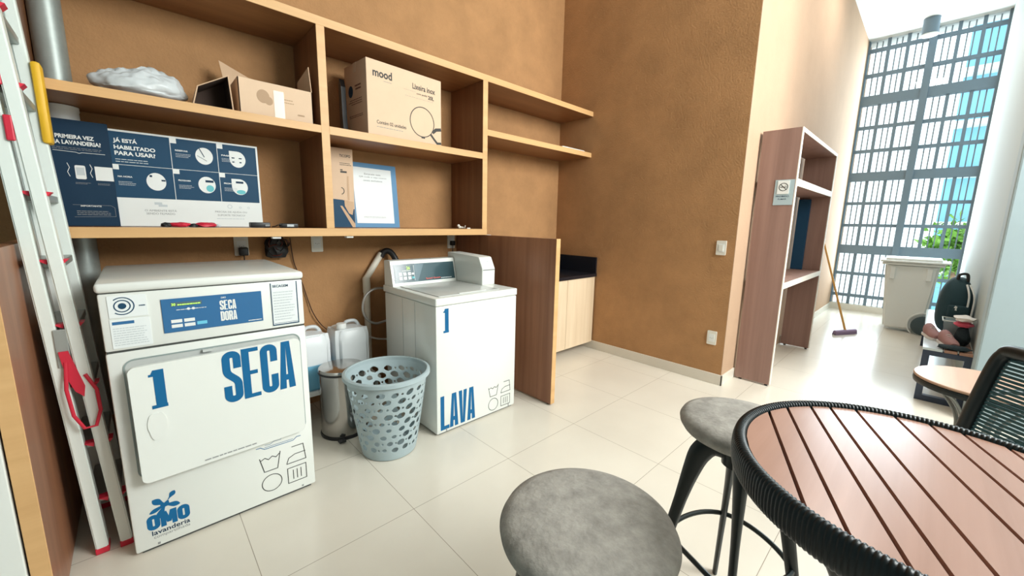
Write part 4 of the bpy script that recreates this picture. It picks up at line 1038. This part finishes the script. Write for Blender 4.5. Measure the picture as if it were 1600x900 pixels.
# backpack
bp_ = thing('backpack', 'dark petrol backpack with looped handle standing on the bench', 'backpack', (5.25, -.22, .433))
b = bmesh.new(); bmesh.ops.create_icosphere(b, subdivisions=4, radius=1)
for v in b.verts:
    p = v.co; q = (abs(p.x) ** 3 + abs(p.y) ** 3 + abs(p.z) ** 3) ** (1 / 3)
    p = p / q if q else p; tz = (p.z + 1) / 2; f = 1 - .30 * tz ** 3
    v.co = V(5.28 + p.x * .17 * f, -.212 + p.y * .113 * f, .434 + tz * .50)
mb = MB(); mb.b.free(); mb.b = b; mb.build('body', M_pack, bp_, smooth=True)
mb = MB(); mb.box(5.085, 5.115, -.30, -.17, .47, .70, bev=.013, seg=3); mb.build('front_pocket', M_pack, bp_, smooth=True)
mb = MB(); mb.tube(bez([V(5.22, -.205, .89), V(5.21, -.205, .955), V(5.21, -.250, .965), V(5.22, -.262, .90)], 6), .011, 8); mb.build('top_handle', M_blk, bp_, smooth=True)
for dy in (-.055, -.085):
    mb = MB(); mb.tube(bez([V(5.16, -.225 + dy * .6, .88), V(5.10, -.225 + dy, .78), V(5.095, -.222 + dy * 1.05, .62), V(5.10, -.22 + dy, .48)], 6), .007, 6); mb.build('reflective_strip', M_paper, bp_, smooth=True)
k = Mark(lambda u, v: V(5.0835, u, v)); k.poly([(-.225, .655), (-.212, .66), (-.215, .675), (-.205, .68), (-.212, .70), (-.226, .69), (-.222, .675)]); k.build('small_emblem', M_print, bp_)
tb = thing('clear_tub', 'shallow clear plastic tub with silver rim in front of the backpack', 'tub', (4.90, -.23, .433))
mb = MB(); quadbox(mb, [(4.83, -.29, .4335), (4.99, -.29, .4335), (4.99, -.17, .4335), (4.83, -.17, .4335)], [(4.81, -.305, .60), (5.01, -.305, .60), (5.01, -.155, .60), (4.81, -.155, .60)]); bmesh.ops.bevel(mb.b, geom=mb.b.edges[:], offset=.012, segments=2, affect='EDGES'); mb.build('tub', M_clear, tb, smooth=True)
mb = MB(); mb.tube([V(4.805, -.31, .602), V(5.015, -.31, .602), V(5.015, -.15, .602), V(4.805, -.15, .602)], .005, 6, closed=True); mb.build('rim', M_alu, tb)
lump('folded_towel', M_wcloth, 'white folded towel edge on top of the bench pile', 'towel', (4.72, -.262, .628), (.085, .055), .045, 21)
lump('pink_cloth', M_pink, 'bright pink cloth lying in the bench pile under the white towel', 'cloth', (4.725, -.262, .585), (.08, .052), .04, 22)
lump('knitted_scarf', M_dcloth, 'dark charcoal knitted bundle at the right of the bench pile', 'scarf', (4.72, -.266, .4335), (.07, .045), .15, 24, amp=.25)
lump('dark_cloth', M_dcloth, 'dark fuzzy cloth spread at the near end of the bench', 'cloth', (4.47, -.225, .4335), (.045, .085), .036, 25, amp=.3)
def shoe(x, y, rz, label):
    t = thing('sneaker', label, 'shoe', (x, y, .433), 'dusty rose sneakers on the bench')
    Mx = Matrix.Translation((x, y, .4335)) @ Matrix.Rotation(rz, 4, 'Z')
    secs = [(-.12, .030, .085), (-.09, .036, .095), (-.04, .036, .085), (.0, .038, .065), (.05, .042, .050), (.09, .038, .040), (.12, .022, .028)]
    mb = MB(); rings = []
    for sx, w_, h_ in secs:
        ring = []
        for i in range(12):
            a = 2 * PI * i / 12; ring.append(mb.b.verts.new(Mx @ V(sx, w_ * math.cos(a), .016 + max(0, (math.sin(a) + .6) / 1.6) * h_)))
        rings.append(ring)
    for A, B in zip(rings, rings[1:]):
        for i in range(12): mb.b.faces.new((A[i], A[(i + 1) % 12], B[(i + 1) % 12], B[i]))
    mb.b.faces.new(rings[0][::-1]); mb.b.faces.new(rings[-1]); mb.build('upper', M_shoe, t, smooth=True)
    mb = MB(); mb.prism([(s_[0], s_[1] + .003) for s_ in secs] + [(s_[0], -s_[1] - .003) for s_ in secs[::-1]], lambda u, v, d: Mx @ V(u, v, d), 0, .018); mb.build('sole', M_wcloth, t)
    mb = MB()
    for i in range(4): xx = -.01 + i * .02; mb.tube([Mx @ V(xx, -.018, .078 - i * .008), Mx @ V(xx, 0, .088 - i * .009), Mx @ V(xx, .018, .078 - i * .008)], .003, 5)
    mb.build('laces', M_wcloth, t)
shoe(4.86, -.105, math.radians(195), 'dusty rose sneaker on the bench, nearer the window side'); shoe(4.62, -.195, math.radians(195), 'dusty rose sneaker on the bench, beside the dark cloth')

# ================================================================== SIDE TABLE, CHAIR
stb = thing('side_table', 'small round light wood side table with curved metal legs', 'table', (3.345, -.31, 0))
mb = MB(); mb.lathe([(0, .487), (.278, .487), (.285, .492), (.285, .500), (.281, .504), (0, .504)], (3.345, -.31, 0), 72); mb.build('tabletop', M_stw, stb, smooth=True)
mb = MB(); mb.lathe([(.262, .455), (.283, .455), (.286, .470), (.283, .4865), (.262, .4865), (.262, .455)], (3.345, -.31, 0), 72); mb.build('apron_ring', M_blkm, stb, smooth=True)
for i in range(6):
    a = 2 * PI * i / 6 + .3; u = V(math.cos(a), math.sin(a), 0); c0 = V(3.345, -.31, 0)
    mb = MB(); mb.tube(bez([c0 + u * .25 + V(0, 0, .462), c0 + u * .16 + V(0, 0, .40), c0 + u * .085 + V(0, 0, .28), c0 + u * .085 + V(0, 0, .15), c0 + u * .17 + V(0, 0, .05), c0 + u * .21 + V(0, 0, .008)], 7), .010, 8); mb.build('leg', mat('bronze_tube', (.16, .17, .16), .4, metal=.5) if i == 0 else MATS['bronze_tube'], stb, smooth=True)

ch = thing('rope_chair', 'black rope woven chair at the right edge seen from behind', 'chair', (2.45, -.55, 0))
dA = V(-.79, -.61, 0).normalized(); nA = V(-.61, .79, 0)   # along the back, and outward behind it
Pt, Pb = V(2.565, -.262, .84), V(2.555, -.200, .46)
W_ = .50
TL, BL = Pt, Pb; TR = TL + dA * W_ - V(0, 0, .005); BR = BL + dA * W_
mid = lambda a, b, f: a.lerp(b, f)
mb = MB(); mb.tube(bez([BL - V(0, 0, .02), mid(BL, TL, .3), mid(BL, TL, .8), TL + V(0, 0, -.01) + dA * .01, TL + dA * .05 + V(0, 0, .012), mid(TL, TR, .5) + V(0, 0, .012), TR - dA * .05 + V(0, 0, .012), TR + V(0, 0, -.01), mid(TR, BR, .3), BR - V(0, 0, .02)], 8), .028, 12); fr_ = mb.build('wrapped_back_frame', M_rope, ch, smooth=True)
mb = MB(); nrope = 22
for i in range(nrope):
    f = .04 + .9 * i / (nrope - 1); a = mid(BL, TL, f); c = mid(BR, TR, f); m_ = (a + c) / 2 - nA * .03
    mb.tube(bez([a, m_, c], 6), .0062, 6)
mb.build('rope_weave', M_rope2, ch, smooth=True)
sc0 = (BL + BR) / 2 - nA * .25; sc0.z = .43
mb = MB(); sp = [BL + V(0, 0, -.03), BR + V(0, 0, -.03), BR - nA * .47 + V(0, 0, -.01), BL - nA * .47 + V(0, 0, -.01)]
mb.tube(sp, .016, 10, closed=True)
mb.build('seat_frame', M_blkm, ch, smooth=True)
mb = MB()
for i in range(24):
    f = .02 + .96 * i / 23; a = mid(sp[0], sp[3], f); c = mid(sp[1], sp[2], f); mb.tube([a, (a + c) / 2 - V(0, 0, .015), c], .005, 6)
mb.build('seat_weave', M_rope2, ch, smooth=True)
for p, o_ in ((BL, nA * .03 - dA * .02), (BR, nA * .03 + dA * .02), (sp[2], -nA * .02), (sp[3], -nA * .02)):
    mb = MB(); q = V(p.x, p.y, min(p.z, .45)); mb.tube([q, V(p.x, p.y, 0) + o_ + V(0, 0, .004)], .012, 10); mb.build('leg', M_blkm, ch, smooth=True)
for s_, e_ in ((BL, sp[3]), (BR, sp[2])):
    mb = MB(); mb.tube(bez([mid(s_, s_ + (TL - BL), .45), s_ - nA * .15 + V(0, 0, .2), e_ + V(0, 0, .19), e_ + nA * .01 + V(0, 0, .0)], 8), .012, 10); mb.build('armrest', M_blkm, ch, smooth=True)

# ================================================================== BAR STOOLS
def make_stool(cx, cy, yaw, label):
    t = thing('bar_stool', label, 'stool', (cx, cy, 0), 'bar stools around the round table')
    mb = MB(); R_ = .176
    mb.lathe([(0, .690), (.10, .690), (.145, .696), (.165, .708), (R_ - .002, .722), (R_, .733), (.170, .745), (.150, .753), (.10, .758), (.05, .760), (0, .760)], (cx, cy, 0), 96); mb.build('seat', M_velvet, t, smooth=True)
    mb = MB(); mb.lathe([(0, .689), (.075, .689), (.075, .676), (.045, .668), (.045, .60), (.03, .595), (0, .595)], (cx, cy, 0), 32); mb.build('hub', M_blkm, t, smooth=True)
    for k_ in range(4):
        a = yaw + k_ * PI / 2; u = V(math.cos(a), math.sin(a), 0); w_ = V(-math.sin(a), math.cos(a), 0); c0 = V(cx, cy, 0)
        pts = [(.036, .640), (.075, .645), (.105, .610), (.125, .545), (.15, .43), (.195, .20), (.234, .004)]
        thick = [.030, .036, .034, .027, .0195, .016, .014]
        P_ = bez([c0 + u * r + V(0, 0, z) for r, z in pts], 6)
        rr = []
        for i in range(len(thick) - 1): rr += [thick[i] + (thick[i + 1] - thick[i]) * q / 6 for q in range(6)]
        rr.append(thick[-1])
        mb = MB(); mb.tube(P_, rr, 12, flat=(w_, .62)); mb.build('leg', M_blkm, t, smooth=True)
    mb = MB(); z = .30; r = .178
    for k_ in range(4):
        a0 = yaw + k_ * PI / 2
        pts = []
        for i in range(13):
            f = i / 12; a = a0 + f * PI / 2; rad = r * (1 - .16 * math.sin(f * PI)); pts.append(V(cx + rad * math.cos(a), cy + rad * math.sin(a), z + .012 * math.sin(f * PI)))
        mb.tube(pts, .008, 8)
    mb.build('footrest', M_blkm, t, smooth=True)
    return t
make_stool(1.293, .325, .375, 'grey velvet bar stool partly behind the round slatted table')
make_stool(.602, .400, .45, 'grey velvet bar stool nearest the camera, in front of the floor tiles')

# ================================================================== ROUND TABLE
TX, TY, TZ = .970, -.064, .90
rt_ = thing('round_bar_table', 'round reddish wood slatted table with black rope wrapped rim', 'table', (TX, TY, 0))
RI = .289
ang = math.radians(21.5)
du_ = V(math.cos(ang), math.sin(ang), 0); dv_ = V(-math.sin(ang), math.cos(ang), 0)
cT = V(TX, TY, 0)
# slat edges measured across the table (distance from the centre along dv)
gaps = [.227, .183, .129, .087, .034, -.038, -.094, -.139, -.190, -.238]
gw = .0066
mb = MB(); edges = [RI - .002] + gaps + [-(RI - .002)]
for a, b in zip(edges, edges[1:]):
    hi = a - (gw / 2 if a in gaps else 0); lo = b + (gw / 2 if b in gaps else 0)
    n_ = 14; rim = RI - .001
    right = [(math.sqrt(max(0, rim * rim - v * v)), v) for v in [lo + (hi - lo) * q / n_ for q in range(n_ + 1)]]
    left = [(-u, v) for u, v in right[::-1]]
    pl = [p for i_, p in enumerate(right + left) if i_ == 0 or (Vector(p) - Vector((right + left)[i_ - 1])).length > 1e-5]
    if (Vector(pl[0]) - Vector(pl[-1])).length < 1e-5: pl.pop()
    mb.prism(pl, lambda u, v, d: cT + du_ * u + dv_ * v + V(0, 0, d), TZ - .016, TZ)
bmesh.ops.recalc_face_normals(mb.b, faces=mb.b.faces[:])
mb.build('slatted_top', M_slat, rt_)
mb = MB(); mb.lathe([(0, TZ - .026), (RI + .002, TZ - .026), (RI + .002, TZ - .017), (0, TZ - .017)], (TX, TY, 0), 96); mb.build('support_disc', M_gap, rt_)
# rope wrapped rim, each turn of the rope a ridge
b = bmesh.new(); NT, NS, RM = 1500, 16, .3005; rings = []; turns = 250
for i in range(NT):
    a = 2 * PI * i / NT; ring = []
    for k_ in range(NS):
        th = 2 * PI * k_ / NS
        rid = 1 + .16 * abs(math.sin((a * turns + th * .9) / 2))
        cr, cz = math.cos(th), math.sin(th)
        cr = math.copysign(abs(cr) ** .75, cr); cz = math.copysign(abs(cz) ** .75, cz)
        rr = RM + .0125 * cr * rid; z = TZ - .024 + .031 * cz * (1 + (rid - 1) * .4)
        ring.append(b.verts.new((TX + rr * math.cos(a), TY + rr * math.sin(a), z)))
    rings.append(ring)
for i in range(NT):
    A, B = rings[i], rings[(i + 1) % NT]
    for k_ in range(NS): b.faces.new((A[k_], B[k_], B[(k_ + 1) % NS], A[(k_ + 1) % NS]))
mb = MB(); mb.b.free(); mb.b = b; mb.build('rope_rim', M_rope, rt_, smooth=True)
for i in range(4):
    a = 2 * PI * i / 4 + .9; u = V(math.cos(a), math.sin(a), 0)
    mb = MB(); mb.tube(bez([cT + u * .25 + V(0, 0, TZ - .03), cT + u * .20 + V(0, 0, .80), cT + u * .11 + V(0, 0, .60), cT + u * .09 + V(0, 0, .40), cT + u * .15 + V(0, 0, .15), cT + u * .25 + V(0, 0, .012)], 7), .013, 10); mb.build('leg', M_blkm, rt_, smooth=True)
mb = MB(); mb.tube([cT + V(.10 * math.cos(2 * PI * i / 40), .10 * math.sin(2 * PI * i / 40), .52) for i in range(40)], .008, 8, closed=True); mb.build('brace_ring', M_blkm, rt_, smooth=True)

# ================================================================== OUTSIDE THE WINDOW
fc = thing('apartment_building', 'pale blue building with white balcony slabs seen through the window at right', 'building', (24, -4, -3))
mb = MB(); mb.box(22, 30, -9, 0, -3, 14); mb.build('wall', M_fac, fc)
mb = MB()
for i in range(9): mb.box(21.4, 22, -9, 0, -2 + i * 1.75, -1.82 + i * 1.75)
mb.build('balcony_slabs', M_fac2, fc)
def tree(x, y, z0, r, label, n, sd_):
    t = thing('garden_tree', label, 'tree', (x, y, z0 - 1)); rr = random.Random(sd_)
    mb = MB()
    for i in range(n):
        p = V(rr.gauss(0, .5), rr.gauss(0, .5), rr.gauss(0, .5)) * r + V(x, y, z0 + r); s_ = .05 + rr.random() * .08
        a = V(rr.uniform(-1, 1), rr.uniform(-1, 1), rr.uniform(-1, 1)).normalized(); c = a.cross(V(.3, .5, .8)).normalized()
        mb.poly([p - a * s_, p - c * s_ * .5, p + a * s_, p + c * s_ * .5])
    mb.build('foliage', M_leaf, t, fix=False)
    mb = MB(); mb.tube([V(x, y, z0 - 1.5), V(x + .05, y, z0 + r)], .06, 8); mb.build('trunk', M_brown, t)
tree(13.6, -.42, .35, .55, 'leafy green tree outside the window beyond the wheeled bin', 1500, 5)
